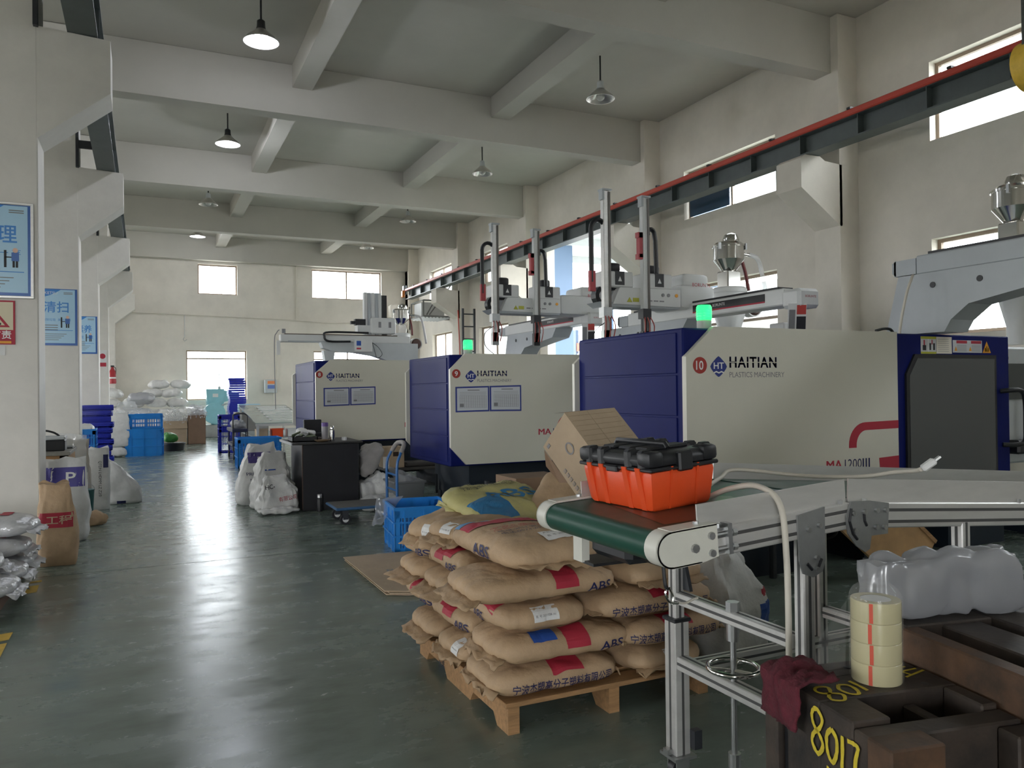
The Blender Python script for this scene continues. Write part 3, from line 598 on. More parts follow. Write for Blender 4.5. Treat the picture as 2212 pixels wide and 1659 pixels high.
robot('takeout_robot','white take-out robot with twin posts above machine 8, left of the opening',5.85,12.45,9.78,9.95,2.47,1.982,12.15,ph=1.17,kx=-.28)
robot('takeout_robot','pale grey robot beam on a curved bracket above machine 10, cut by the picture edge',6.32,4.74,1.6,2.0,2.50,1.957,4.76,detail=False,plate=False)
m=MB(); m.tube(spline([(6.05,4.66,2.46),(5.98,4.62,2.42),(5.92,4.62,2.3),(5.88,4.64,2.1),(5.87,4.66,1.945)],5),.012,6); obj('white_cable',m,M_CORD,m10)
# ---------------------------------------------------------------- hopper dryers with vacuum loaders
def dryer(label,x,y,z0,zl,s=1.,blower=1,text=True,hose='clear'):
    """z0 machine top, zl bottom of the loader cone"""
    t=thing('hopper_dryer',label,'hopper',(x,y,z0),group='stainless hopper dryers')
    zb=zl-.30*s
    m=MB(); m.lathe([(.10*s,z0-zl),(.10*s,z0-zl+.2),(.26*s,zb-zl-.28),(.26*s,zb-zl-.02),(.275*s,zb-zl-.02),(.275*s,zb-zl+.03),(.24*s,zb-zl+.06),(.1*s,zb-zl+.07)],(x,y,zl),24,capb=True,capt=True); obj('dryer_barrel',m,M_RW,t,40)
    m=MB(); m.rb(x-.13*s,x+.13*s,y-.13*s,y+.13*s,zb+.05,zl+.02,.015); obj('sight_chamber',m,M_STAIN,t)
    m=MB(); m.lathe([(.09*s,0),(.24*s,.20*s),(.24*s,.40*s),(.252*s,.40*s),(.252*s,.43*s),(.24*s,.43*s),(.20*s,.47*s),(.05*s,.49*s)],(x,y,zl),28,capb=True,capt=True); ld=obj('vacuum_loader',m,M_STAIN,t,30)
    m=MB(); m.lathe([(.12*s,.46*s),(.13*s,.52*s),(.10*s,.60*s),(.03*s,.63*s)],(x+.05*s,y,zl),20,capt=True); obj('loader_motor',m,M_STAIN,ld,40)
    for k in range(3):
        a=R(200+k*120); m=MB(); m.box((x+.26*s*math.cos(a),y+.26*s*math.sin(a),zl+.40*s),(.03,.03,.1*s)); obj('clip',m,M_CHROME,ld)
    m=MB(); m.cyl((x+.2*s,y,zl+.33*s),(x+.42*s,y,zl+.31*s),.03*s,n=10); obj('inlet_pipe',m,M_STAIN,ld,40)
    hm=M_CLEAR if hose=='clear' else M_SACK
    m=MB(); m.tube(spline([(x+.40*s,y,zl+.31*s),(x+.58*s,y-.02,zl+.24*s),(x+.66*s,y-.05,zl-.1*s),(x+.70*s,y-.1,zb-.2*s)],6),.035*s,10,cap=False); obj('hose',m,hm,t,60)
    m=MB(); m.tube(spline([(x+.25*s,y+.02,zl+.3*s),(x+.29*s,y-.05,zl),(x+.28*s,y-.12,zb+.02)],5),.028*s,8); obj('red_hose',m,mat('maroon_hose',(.16,.03,.03),.4),t,60)
    if blower:
        m=MB(); m.cyl((x+.40*s,y-.12,zb-.22*s),(x+.40*s,y+.02,zb-.22*s),.17*s,n=24); b=obj('blower',m,M_RW,t,40)
        m=MB(); m.cyl((x+.40*s,y-.15,zb-.22*s),(x+.40*s,y-.12,zb-.22*s),.12*s,.15*s,n=20); obj('blower_intake',m,mat('dark_brown_inlet',(.08,.04,.03),.5),b,40)
    if text:
        m=MB(); vs,fs,tw,th=TXT[('SUNUP',True)]
        sc=.28*s/tw
        for_v=[]
        for a_,b_ in vs:
            ang=R(-110)+(a_*sc)/(.262*s); for_v.append((x+.264*s*math.cos(ang),y+.264*s*math.sin(ang),zb-.13*s+b_*sc-.35*a_*sc))
        m.add(for_v,fs); obj('barrel_lettering',m,M_BLACKINK,t)
    return t
dryer('stainless hopper loader on a white dryer behind the robot above machine 9',7.93,9.2,1.93,3.22,.95)
dryer('stainless hopper loader at the right picture edge above machine 10',8.72,5.45,1.94,3.27,.9,blower=0,text=False)
# bench-end control box between machines 9 and 10
m=MB(); m.rb(6.95,7.3,7.1,7.35,1.2,2.28,.015); t=tag(obj('mould_temperature_controller',m,M_PAPER),'white control box with red and green buttons behind machine 10','control box')
for u,c in ((.08,mat('red_button',(.5,.03,.03),.4)),(.2,mat('green_button',(.03,.35,.1),.4))):
    m=MB(); m.cyl((6.95+u,7.085,2.10),(6.95+u,7.1,2.10),.025,n=12); obj('button',m,c,t)
m=MB(); m.rb(6.5,6.75,7.1,7.4,0,1.35,.02); obj('stand',m,M_LG,t)
# ---------------------------------------------------------------- the far robot and hopper (beyond machine 8)
t=thing('takeout_robot','pale robot with a long sideways beam beyond machine 8, under the wide window',"robot",(3.5,15.0,1.952),group='take-out robots above the machines')
Y=14.8
m=MB(); m.rb(2.27,4.75,Y,Y+.2,2.44,2.58,.01); b=obj('traverse_beam',m,M_RW,t)
m=MB(); m.bb(2.35,4.5,Y+.04,Y+.16,2.58,2.60); obj('guide_rail',m,mat('brown_rail',(.10,.07,.05),.5),b)
m=MB(); m.bb(2.4,3.6,Y-.006,Y,2.44,2.465); obj('lower_grey_strip',m,M_RG,b)  # thin grey strip along the lower front edge of the beam
m=MB(); m.prism([(3.0,2.44),(3.04,2.34),(3.2,2.28),(3.6,2.26),(4.0,2.2),(4.3,2.1),(4.35,1.952),(4.9,1.952),(4.9,2.44)],'Y',Y-.02,Y+.22); obj('base_bracket',m,M_LG,t)
m=MB(); m.bb(3.08,3.24,Y+.02,Y+.18,1.952,2.10); m.prism([(3.08,2.1),(3.24,2.1),(3.27,2.29),(3.05,2.29)],'Y',Y,Y+.2); obj('support_post',m,M_LG,t)
m=MB(); m.rb(3.95,4.45,Y-.05,Y+.3,2.62,2.93,.02); c=obj('carriage_cover',m,M_RW,t)
for u in (4.1,4.3): m=MB(); m.bb(u,u+.05,Y-.054,Y-.05,2.74,2.85); obj('vent',m,M_GREYINK,c)
m=MB(); m.bb(3.66,3.86,Y,Y+.12,2.78,2.90); m.bb(3.58,3.68,Y+.02,Y+.1,2.80,2.86); obj('camera_module',m,M_BLK,c)
m=MB(); m.bb(3.7,3.95,Y-.02,Y+.2,2.64,2.78); obj('module_mount',m,M_RW,c)
for k,(a,w_,mm) in enumerate(((3.84,.06,M_RW),(3.92,.05,M_RG),(3.99,.06,M_RW),(4.07,.05,M_RG),(4.13,.06,M_RW),(4.2,.1,M_BLK))):
    m=MB(); m.bb(a,a+w_,Y+.02+.01*k,Y+.14,2.6,3.42 if k<5 else 3.38); obj('vertical_arm',m,mm,t)
m=MB(); m.tube(spline([(3.55,Y-.05,2.46),(3.14,Y-.05,2.46),(3.06,Y-.05,2.55),(3.14,Y-.05,2.63),(3.9,Y-.05,2.63)],5),.022,6); obj('drag_chain',m,M_BLK,t)
m=MB(); m.rb(3.62,3.95,Y-.14,Y-.02,2.26,2.5,.01); cb=obj('control_box',m,M_RW,t)
m=MB(); m.bb(3.645,3.73,Y-.144,Y-.14,2.38,2.47); obj('blue_label',m,M_BLUEINK,cb)
m=MB(); m.bb(3.645,3.73,Y-.144,Y-.14,2.31,2.34); obj('red_label',m,M_REDINK,cb)
m=MB(); m.tube(spline([(3.95,Y-.1,2.45),(4.08,Y-.1,2.35),(4.15,Y-.1,2.22),(4.05,Y-.1,2.15),(4.0,Y-.1,2.3),(3.96,Y-.1,2.44)],5),.006,5); obj('cable',m,M_BLK,cb)
m=MB(); m.tube(spline([(2.25,Y,2.66),(2.2,Y,2.6),(2.16,Y,2.4),(2.17,Y,1.2)],5),.008,5); m.bb(2.3,2.36,Y,Y+.06,2.6,2.68); obj('end_sensor',m,M_GREYINK,t)
m=MB(); m.bb(2.20,2.26,Y-.02,Y+.02,2.2,2.46); obj('hanging_plate',m,M_PAPER,t)
dryer('grey hopper dryer with steel loader beyond machine 8',4.78,15.5,1.952,2.85,.72,blower=1,text=False,hose='sack')
# ================================================================ SOFT BAGS
def pillow(L,W,H,nx=26,ny=18,nz=7,e=5.,ez=2.9,wr=.012,seed=0,ends=.0,flat=.75,sag=0.,taper=0.,fold=0.,wcr=.5):
    """closed cushion mesh, bottom at z=0: a stuffed bag with creases, box-like in plan, rounded in section"""
    vs=[];fs=[];idx={}
    def key(p): return (round(p[0],5),round(p[1],5),round(p[2],5))
    def vert(p):
        k=key(p)
        if k in idx: return idx[k]
        x,y,z=p
        s=(abs(x)**e+abs(y)**e)**(1/e); m_=max(abs(x),abs(y),1e-6)
        x2,y2=(x*m_/s,y*m_/s) if s>1e-6 else (x,y)
        f=1/(m_**ez+abs(z)**ez)**(1/ez); x2*=f; y2*=f; zz=z*f
        X=x2*L/2; Y=y2*W/2; Z=zz*H/2
        if z<0: Z*=flat
        t=(abs(x2))**6
        Z*=1-ends*t
        Y*=1-taper*t
        n=noise.noise(Vector((X*7+seed*13.1,Y*9,Z*6+seed)))*.7+noise.noise(Vector((X*18+seed*3.7,Y*15,Z*12-seed)))*.35
        n+=(abs(noise.noise(Vector((X*4+seed,Y*26+X*8,Z*9+seed))))-.25)*.9*(.4+t)
        n-=max(0,.22-abs(noise.noise(Vector((X*6+Y*5+seed*2,Y*6-X*3,seed*1.7+Z*3)))))*3.2*wcr
        nn=Vector((x2*.4,y2*.5,zz)); nn.normalize()
        P=Vector((X,Y,Z))+nn*n*wr
        P.z+=-sag*(X/(L/2))**2
        P.z+=H/2*flat
        if P.z<0.002 and sag==0: P.z=.002+P.z*.05
        vs.append(P); idx[k]=len(vs)-1; return idx[k]
    def grid(f,a,b):
        for i in range(a):
            for j in range(b):
                q=[f(-1+2*(i+di)/a,-1+2*(j+dj)/b) for di,dj in ((0,0),(1,0),(1,1),(0,1))]
                ids=[vert(p) for p in q]
                if len(set(ids))>=3: fs.append(tuple(dict.fromkeys(ids)))
    grid(lambda u,v:(u,v,1),nx,ny); grid(lambda u,v:(u,-v,-1),nx,ny)
    grid(lambda u,v:(u,-1,v),nx,nz); grid(lambda u,v:(-u,1,v),nx,nz)
    grid(lambda u,v:(1,u,v),ny,nz); grid(lambda u,v:(-1,-u,v),ny,nz)
    return vs,fs
def bag(name,label,cat,size,loc,rz=0,rx=0,ry=0,m=None,seed=0,prints=(),flaps=(1,1),group=None,flapm=None,res=None,**kw):
    L,W,H=size
    nx,ny=res or (26,18)
    vs,fs=pillow(L,W,H,nx=nx,ny=ny,seed=seed,**kw)
    mb=MB(); mb.add(vs,fs); o=obj(name,mb,m or M_KRAFT,None,55)
    MW=rot3(rx,ry,rz,(0,0,0))
    if rx or ry: MW=Matrix.Translation((0,0,-min((MW@v).z for v in vs)))@MW
    o.matrix_world=Matrix.Translation(Vector(loc))@MW; tag(o,label,cat,group)
    bv=BVHTree.FromPolygons(vs,fs)
    def proj(side,a,b,off):
        if side=='top': org,d=Vector((a,b,H*3)),Vector((0,0,-1))
        elif side=='front': org,d=Vector((a,-W*2,b)),Vector((0,1,0))
        elif side=='back': org,d=Vector((-a,W*2,b)),Vector((0,-1,0))
        elif side=='right': org,d=Vector((L*2,a,b)),Vector((-1,0,0))
        else: org,d=Vector((-L*2,-a,b)),Vector((1,0,0))
        h,n,i_,dd=bv.ray_cast(org,d)
        if h is None: return None
        return h-d*off
    def put(mb,side,pts,faces,off):
        if off>.005:      # letters: split long triangles so that they hug the paper
            P2=[Vector((a,b)) for a,b in pts]; st=[]; 
            for f in faces: st+=[(f[0],f[i],f[i+1]) for i in range(1,len(f)-1)]
            mid={}; out=[]; it=0
            while st:
                f=st.pop(); l=[(P2[f[i]]-P2[f[(i+1)%3]]).length for i in range(3)]; k=l.index(max(l))
                if l[k]<.013 or len(P2)>9000: out.append(f); continue
                a_,b_,c_=f[k],f[(k+1)%3],f[(k+2)%3]; e_=(min(a_,b_),max(a_,b_))
                if e_ not in mid: P2.append((P2[a_]+P2[b_])/2); mid[e_]=len(P2)-1
                st+=[(a_,mid[e_],c_),(mid[e_],b_,c_)]
            pts=[(p.x,p.y) for p in P2]; faces=out
        P=[proj(side,a,b,off) for a,b in pts]
        ok=[f for f in faces if all(P[i] is not None for i in f)]
        if ok: mb.add([p if p is not None else Vector() for p in P],ok)
    for pr in prints:
        k=pr[0]
        if k=='patch':
            _,side,a0,a1,b0,b1,mm=pr; q=MB(); n_=max(3,int(abs(a1-a0)/.012)); k_=max(3,int(abs(b1-b0)/.012))
            pts=[(a0+(a1-a0)*i/n_,b0+(b1-b0)*j/k_) for i in range(n_+1) for j in range(k_+1)]
            put(q,side,pts,[(i*(k_+1)+j,(i+1)*(k_+1)+j,(i+1)*(k_+1)+j+1,i*(k_+1)+j+1) for i in range(n_) for j in range(k_)],.0045)
            nm='printed_patch' if mm not in (M_PAPER,) else 'paper_label'
        else:
            _,side,s,bold,a0,b0,w_,h_,mm=pr[:9]; ang=pr[9] if len(pr)>9 else 0
            vs_,fs_,tw,th=TXT[(s,bold)]; q=MB(); sx=w_/tw; sy=(h_/th) if h_ else sx
            ca,sa=math.cos(R(ang)),math.sin(R(ang))
            pts=[(a0+x*sx*ca-y*sy*sa,b0+x*sx*sa+y*sy*ca) for x,y in vs_]
            put(q,side,pts,fs_,.0062); nm='lettering'
        if q.f: obj(nm,q,mm,o,None,False)
    for sg,on in ((-1,flaps[0]),(1,flaps[1])):
        if not on: continue
        q=MB(); n_=14; rows=3; pts=[]
        for i in range(n_+1):
            v=-1+2*i/n_
            for j in range(rows+1):
                ln=.055*on*(1+.4*noise.noise(Vector((v*3,seed*2.1,sg))))*j/rows
                zz=H*.5*kw.get('flat',.75)*(.75+.25*kw.get('ends',0))+ .02*noise.noise(Vector((v*4+seed,j*.6,sg)))*j -.012*j*on
                pts.append((sg*(L/2*(.97-.05*abs(v)**3)+ln), v*W*.42, max(.006,zz)))
        fs_=[(i*(rows+1)+j,(i+1)*(rows+1)+j,(i+1)*(rows+1)+j+1,i*(rows+1)+j+1) for i in range(n_) for j in range(rows)]
        q.add(pts,fs_); f=obj('seam_flap',q,flapm or M_KRAFTD,o,60,False)
        s_=f.modifiers.new('s','SOLIDIFY'); s_.thickness=.004
    return o
def upright(name,label,dims,loc,rz,m,seed,prints=(),top=.3,wtop=.9,lean=(0,0),wr=.02,group=None,neck=0.):
    """a filled sack standing on its base; the mouth is folded flat or gathered"""
    w,d,h=dims; NR,NA=26,44; vs=[]; fs=[]
    for i in range(NR+1):
        t=i/NR; bul=1+.07*math.sin(math.pi*min(1,t*1.25))
        hw=w/2*(bul if t<.75 else bul)*(1-(1-wtop)*t**2); hd=d/2*bul*(1-(1-top)*max(0,(t-.35)/.65)**1.5)
        if t<.06: hw*=.93+.07*t/.06; hd*=.9+.1*t/.06
        if neck and t>neck: k=(t-neck)/(1-neck); hw*=1-.75*math.sin(math.pi*min(1,k*1.3))**2*.8; hd*=1-.4*k
        for j in range(NA):
            a=2*math.pi*j/NA; ca,sa=math.cos(a),math.sin(a); e=2/4.2
            x=math.copysign(abs(ca)**e,ca)*hw; y=math.copysign(abs(sa)**e,sa)*hd; z=h*t
            n=noise.noise(Vector((x*9+seed,y*9,z*5+seed*2)))*.8+(abs(noise.noise(Vector((x*22,y*22,z*5+seed))))-.25)*(.5+t)+noise.noise(Vector((x*5-seed,z*14,y*6)))*.5*(1-t)
            x+=ca*n*wr+lean[0]*t*t*h; y+=sa*n*wr+lean[1]*t*t*h; z+=noise.noise(Vector((x*12,y*12,seed)))*.06*t**6*h
            vs.append(Vector((x,y,max(.003,z))))
    for i in range(NR):
        for j in range(NA): j2=(j+1)%NA; fs.append((i*NA+j,i*NA+j2,(i+1)*NA+j2,(i+1)*NA+j))
    fs.append(tuple(range(NA))[::-1]); c=len(vs); vs.append(sum((vs[NR*NA+j] for j in range(NA)),Vector())/NA-Vector((0,0,.012)))
    for j in range(NA): fs.append((NR*NA+j,NR*NA+(j+1)%NA,c))
    q=MB(); q.add(vs,fs); o=obj(name,q,m,None,60); o.matrix_world=rot3(0,0,rz,loc); tag(o,label,'sack',group)
    bv=BVHTree.FromPolygons(vs,fs)
    for pr in prints:
        if pr[0]=='patch': _,a0,a1,b0,b1,mm=pr; n_=16; pts=[(a0+(a1-a0)*i/n_,b0+(b1-b0)*j/n_) for i in range(n_+1) for j in range(n_+1)]; ff=[(i*(n_+1)+j,(i+1)*(n_+1)+j,(i+1)*(n_+1)+j+1,i*(n_+1)+j+1) for i in range(n_) for j in range(n_)]; nm='printed_patch'; of=.003
        else:
            _,s,bold,a0,b0,w_,h_,mm,ang=pr; v_,ff,tw,th=TXT[(s,bold)]; sx=w_/tw; sy=h_/th; ca,sa=math.cos(R(ang)),math.sin(R(ang)); pts=[(a0+x*sx*ca-y*sy*sa,b0+x*sx*sa+y*sy*ca) for x,y in v_]; nm='lettering'; of=.007
        P=[bv.ray_cast(Vector((a,-3,b)),Vector((0,1,0)))[0] for a,b in pts]; ok=[f for f in ff if all(P[i] is not None for i in f)]
        if ok: q=MB(); q.add([(p-Vector((0,of,0))) if p is not None else Vector() for p in P],ok); obj(nm,q,mm,o,None,False)
    return o
# ---------------------------------------------------------------- pallet of ABS resin bags
t=thing('wooden_pallet','wooden pallet under the stack of brown resin bags','pallet',(1.97,3.7,0))
for x in (1.43,1.945,2.46):
    m=MB(); m.prism([(3.10,0),(3.22,0),(3.26,.05),(3.5,.05),(3.54,0),(3.86,0),(3.9,.05),(4.14,.05),(4.18,0),(4.30,0),(4.30,.118),(3.10,.118)],'X',x-.01,x+.045); obj('stringer',m,M_WOOD,t)
for k in range(8):
    y=3.09+k*.16; m=MB(); m.rb(1.405,2.52,y,y+.115,.119,.141,.003); obj('deck_board',m,M_WOOD,t)
m=MB(); letters(m,'整理',planeM((1.4185,3.98,.04),(0,-1,0),(0,0,1)),h=.04,bold=True); obj('stamp',m,M_BLACKINK,t)
LB='kraft paper resin bag'
def pABS(side='front',x=.0,red=True,blue=False,w=.13): 
    r=[('text',side,'ABS',True,x+.04,.028,w,.042,M_NAVYINK)]
    if red: r.append(('patch',side,x-.13,x-.01,.062,.118,M_REDINK))
    if red: r.append(('patch','top',x-.13,x-.01,-.225 if side=='front' else .1,-.12 if side=='front' else .225,M_REDINK))
    return r
def pCJ(x=0.,w=.5): return [('text','front',CJ,3,x-w/2,.025,w,.048,M_NAVYINK),('patch','top',x-.05,x+.11,-.22,-.10,M_REDINK)]
def pLab(side='front',x=0.,z=.06,w=.12,h=.05): return [('patch',side,x-w/2,x+w/2,z,z+h,M_PAPER),('text',side,'批  号: 20211028-141',False,x-w/2+.01,z+h*.35,w*.8,None,M_BLACKINK)]
GB='brown resin bags stacked on the pallet'
Z=[.142,.277,.412,.547,.682]
B=[ # label, size, x,y,z, rz, seed, prints, flaps
('bottom front bag with one line of blue Chinese lettering, next to the pallet corner',(.66,.46,.15),(1.69,3.31,Z[0]),0,1,pCJ(0.0),(.6,.3)),
('bottom right bag with a white label, end-on behind the conveyor leg',(.62,.45,.15),(2.27,3.38,Z[0]),90,2,pLab('left',.02,.05,.1,.055),(.5,.5)),
('bottom left bag with a white paper label facing the aisle',(.66,.44,.145),(1.71,3.76,Z[0]),0,3,pLab('left',.1,.05,.09,.06),(.9,.4)),
('bottom far left bag with torn seam flaps facing the aisle',(.64,.44,.145),(1.70,4.20,Z[0]),0,4,[],(1.3,.4)),
('bottom bag hidden at the back corner of the pallet',(.6,.44,.14),(2.28,4.0,Z[0]),90,5,[],(.5,.5)),
('second-layer front bag with crimson square, blue logo and ABS lettering',(.70,.46,.155),(1.74,3.31,Z[1]),0,6,pABS('front',.10)+[('patch','front',-.19,-.07,.105,.125,M_BLUEINK),('patch','top',-.19,-.07,-.21,-.13,M_BLUEINK)],(.9,.5)),
('second-layer right bag with Chinese lettering behind the conveyor leg',(.60,.44,.14),(2.31,3.28,Z[1]),0,7,pCJ(-.02,.48),(.4,.6)),
('second-layer left bag with crimson square and ABS on its long side',(.62,.44,.15),(1.63,3.86,Z[1]),90,8,pABS('back',.10),(.5,.5)),
('second-layer far left bag with ABS on its long side',(.5,.44,.145),(1.63,4.37,Z[1]),90,9,pABS('back',.06),(.4,.4)),
('second-layer bag in the middle of the stack',(.6,.44,.14),(2.2,3.9,Z[1]),90,10,[],(.4,.4)),
('third-layer corner bag with a white label on its end and ABS on its side',(.66,.46,.155),(1.635,3.43,Z[2]),90,11,pLab('left',-.02,.06,.13,.055)+pABS('back',-.06),(0,.6)),
('third-layer right bag with full Chinese company lettering',(.68,.46,.155),(2.23,3.31,Z[2]),0,12,pCJ(.0,.55),(.3,.9)),
('third-layer left bag with wide open crumpled flap',(.62,.44,.15),(1.70,4.0,Z[2]),0,13,[],(1.6,.4)),
('third-layer far left bag with ragged flap over the floor',(.60,.42,.145),(1.68,4.42,Z[2]),0,14,[],(1.8,.3)),
('third-layer bag in the middle of the stack',(.6,.44,.14),(2.28,3.9,Z[2]),90,15,[],(.4,.4)),
('fourth-layer front bag with crimson square and ABS, just under the top bag',(.74,.47,.15),(1.65,3.33,Z[3]),0,16,pABS('front',.14),(1.3,.4)),
('fourth-layer right bag behind the conveyor end',(.56,.46,.145),(2.29,3.36,Z[3]),90,17,[],(.9,.5)),
('fourth-layer left bag with crimson square and ABS on its long side',(.56,.44,.145),(1.63,3.9,Z[3]),90,18,pABS('back',.02),(.4,.4)),
('fourth-layer far left bag with ABS beside the blue crate',(.5,.42,.145),(1.60,4.38,Z[3]),90,19,pABS('back',.06),(.4,.4)),
('fourth-layer bag in the middle of the stack',(.6,.44,.14),(2.15,3.95,Z[3]),90,20,[],(.4,.4)),
('small left bag with a white label next to the top bag',(.46,.42,.14),(1.68,4.05,Z[4]-.01),12,22,pLab('left',.02,.06,.1,.05),(1.1,.5)),
]
for lab,size,loc,rz,sd,pr,fl in B:
    bag('resin_bag',lab,'bag',size,loc,rz,seed=sd,prints=pr,flaps=fl,group=GB,wr=.012,res=(38,26))
# the top bag with its printed face up
TP=[('patch','top',-.375,-.10,-.235,.235,M_KRAFT)][:0]
TP+= [('patch','top',.12,.235,-.23,.23,M_REDINK)]
TP+= [('text','top','ABS',True,.215,.16,.33,.075,mat('kraft_ink',(.52,.40,.27),.6),-90)]
TP+= [('text','top','NET:  25',False,.055,.06,.2,.03,M_GREYINK,-90)]
TP+= [('text','top','宁波杰塑高分子',True,0,0,0,0,M_REDINK)][:0]+[('text','top','宁波杰塑高分子',False,-.03,.17,.36,.045,M_REDINK,-90),('text','top','NINGBO JIESU POLYMER',False,-.06,.17,.36,.02,M_REDINK,-90),('text','top','地址:浙江省余姚市',False,-.10,.17,.33,.03,M_NAVYINK,-90),('text','top','电话:0574-62537212',False,-.145,.17,.33,.03,M_NAVYINK,-90)]
TP+= [('patch','top',-.31,-.20,-.19,.02,M_PAPER),('text','top','产品名称: ABS-ACE',False,-.23,.0,.16,.02,M_BLACKINK,-90),('text','top','批  号: 20211028-141',False,-.275,.0,.16,.02,M_BLACKINK,-90)]
TP+= [('text','back','ABS',True,-.02,.035,.17,.06,M_NAVYINK)]
TP+= [('patch','top',.245,.325,.05,.23,mat('pale_blue_print',(.08,.25,.5),.6))]
bag('resin_bag','big topmost bag with crimson ABS band and red Chinese print on top','bag',(.80,.50,.175),(1.685,3.50,Z[4]-.005),92,0,0,seed=31,prints=TP,flaps=(.5,.8),group=GB,wr=.009,res=(40,28))
bag('resin_bag','brown bag under the tilted cardboard box','bag',(.6,.5,.2),(2.26,3.66,Z[4]),90,seed=33,flaps=(.4,.4),group=GB)
bag('resin_bag','kraft bag tipped up beside the top bag, by the blue crate','bag',(.44,.36,.14),(1.64,4.36,.64),20,0,-12,seed=35,prints=pLab('left',.06,.05,.11,.06),flaps=(1.2,.4),group=GB)
bag('resin_bag','crumpled kraft bag standing up between the yellow bag and the cardboard box','bag',(.46,.36,.22),(2.36,4.25,.66),40,0,-38,seed=36,flaps=(.4,1.2),group=GB,ends=.5)
M_YB=mat('yellow_green_paper',(.48,.44,.19),.6,var=.15,scale=7,bump=.4,bscale=14)
bag('yellow_bag','pale yellow-green resin bag with big blue print at the back of the stack','bag',(.70,.52,.17),(1.98,4.40,.685),20,15,0,m=M_YB,flapm=M_YB,seed=41,prints=[('patch','top',-.33,-.1,-.25,-.03,mat('teal_blue_print',(.03,.17,.36),.6)),('text','top','ABS',True,-.22,-.09,.46,.12,mat('teal_blue_print')),('text','top',CJ,False,-.25,.10,.45,.05,M_BLACKINK),('text','top','产品名称: ABS-ACE',False,-.2,.17,.4,.035,M_BLACKINK)],flaps=(.4,2.2),group=GB,wr=.02,res=(36,26))
bag('resin_bag','hidden kraft bag carrying the yellow bag','bag',(.55,.5,.14),(2.15,4.45,Z[3]),0,seed=42,flaps=(.3,.3),group=GB)
bag('resin_bag','hidden kraft bag low at the back of the stack','bag',(.55,.5,.14),(2.2,4.4,Z[2]),90,seed=43,flaps=(.3,.3),group=GB)
# ---------------------------------------------------------------- tilted cardboard box on the stack
P0=Vector((2.023,3.656,1.374)); A_=Vector((-.035,.181,-.188)); B_=Vector((.073,-.251,-.255)); C_=Vector((.366,.089,.017))
la,lb,lc=A_.length,B_.length,C_.length
ea,ec=A_.normalized(),C_.normalized(); eb=(B_-ea*B_.dot(ea)-ec*B_.dot(ec)).normalized(); ec=(ec-ea*ec.dot(ea)-eb*ec.dot(eb)).normalized()
MBX=Matrix(((ec.x,eb.x,ea.x,P0.x),(ec.y,eb.y,ea.y,P0.y),(ec.z,eb.z,ea.z,P0.z),(0,0,0,1)))
t=thing('cardboard_box','open brown cardboard box tilted on the bags behind the orange toolbox','box',(2.2,3.65,.94))
m=MB(); m.bb(0,lc,0,lb,0,la,MBX); b=obj('carton',m,M_CARD,t)
m=MB(); m.bb(-.003,.003+lc*.42,.0,lb*.97,-.006,-.001,MBX); obj('flap',m,M_CARD,t)
m=MB(); m.bb(lc*.435,lc+.003,.0,lb*.97,-.006,-.001,MBX); obj('flap',m,M_CARD,t)
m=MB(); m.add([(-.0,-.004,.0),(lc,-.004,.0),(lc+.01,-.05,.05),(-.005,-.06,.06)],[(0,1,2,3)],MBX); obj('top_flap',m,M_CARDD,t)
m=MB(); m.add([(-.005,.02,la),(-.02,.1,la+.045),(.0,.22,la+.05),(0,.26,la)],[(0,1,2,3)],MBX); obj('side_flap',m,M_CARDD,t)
m=MB()
for k in range(9): m.bb(.01,lc-.02,.03+k*.036,.031+k*.036,-.0075,-.0062,MBX)
obj('corrugation_lines',m,mat('cardboard_crease',(.30,.22,.14),.8),t)
for k in range(6):
    m=MB(); u=lb*.55+k*.03; m.bb(-.0035,-.002,u,u+.018,la*.86-.01,la*.86+.012,MBX); ic=obj('handling_symbol',m,M_GREYINK,t)
    m=MB(); m.bb(-.0042,-.0035,u+.003,u+.015,la*.86-.007,la*.86+.009,MBX); obj('symbol_field',m,M_CARD,ic)
    m=MB(); m.bb(-.0048,-.0042,u+.007,u+.011,la*.86-.004,la*.86+.006,MBX); obj('symbol_mark',m,M_GREYINK,ic)
m=MB(); 
for i in range(24):
    a,b_=R(i*15),R(i*15+15); m.add([(-.0035,lb*.42+.036*math.cos(a),la*.42+.03*math.sin(a)),(-.0035,lb*.42+.036*math.cos(b_),la*.42+.03*math.sin(b_)),(-.0035,lb*.42+.028*math.cos(b_),la*.42+.022*math.sin(b_)),(-.0035,lb*.42+.028*math.cos(a),la*.42+.022*math.sin(a))],[(0,1,2,3)],MBX)
obj('round_mark',m,M_GREYINK,t)
m=MB(); m.bb(-.0035,-.002,lb*.06,lb*.11,la*.8,la*.9,MBX); obj('round_mark',m,M_GREYINK,t)
# flattened cartons on the floor
t=thing('flattened_carton','flattened brown carton lying on the floor left of the pallet','cardboard',(1.95,6.2,0))
for k,(dz,dx) in enumerate(((.004,.0),(.016,.02),(.028,-.01))):
    m=MB(); M=rot3(0,0,0,(0,0,dz)); m.add([(1.60+dx,5.62-dx,0),(2.35,5.2,0),(2.62,6.9,0),(1.60+dx,6.95,0),(1.60+dx,5.62-dx,.007),(2.35,5.2,.007),(2.62,6.9,.007),(1.60+dx,6.95,.007)],[(0,3,2,1),(4,5,6,7),(0,1,5,4),(1,2,6,5),(2,3,7,6),(3,0,4,7)],M); obj('sheet',m,M_CARD,t)
m=MB(); letters(m,'P',planeM((1.78,6.2,.0365),(.9,-.1,0),(.1,.9,0)),h=.09,bold=True)
for k in range(4): m.bb(1.8,2.1,5.8-.0+k*.07,5.82+k*.07,.0362,.0368)
obj('print',m,M_GREYINK,t)
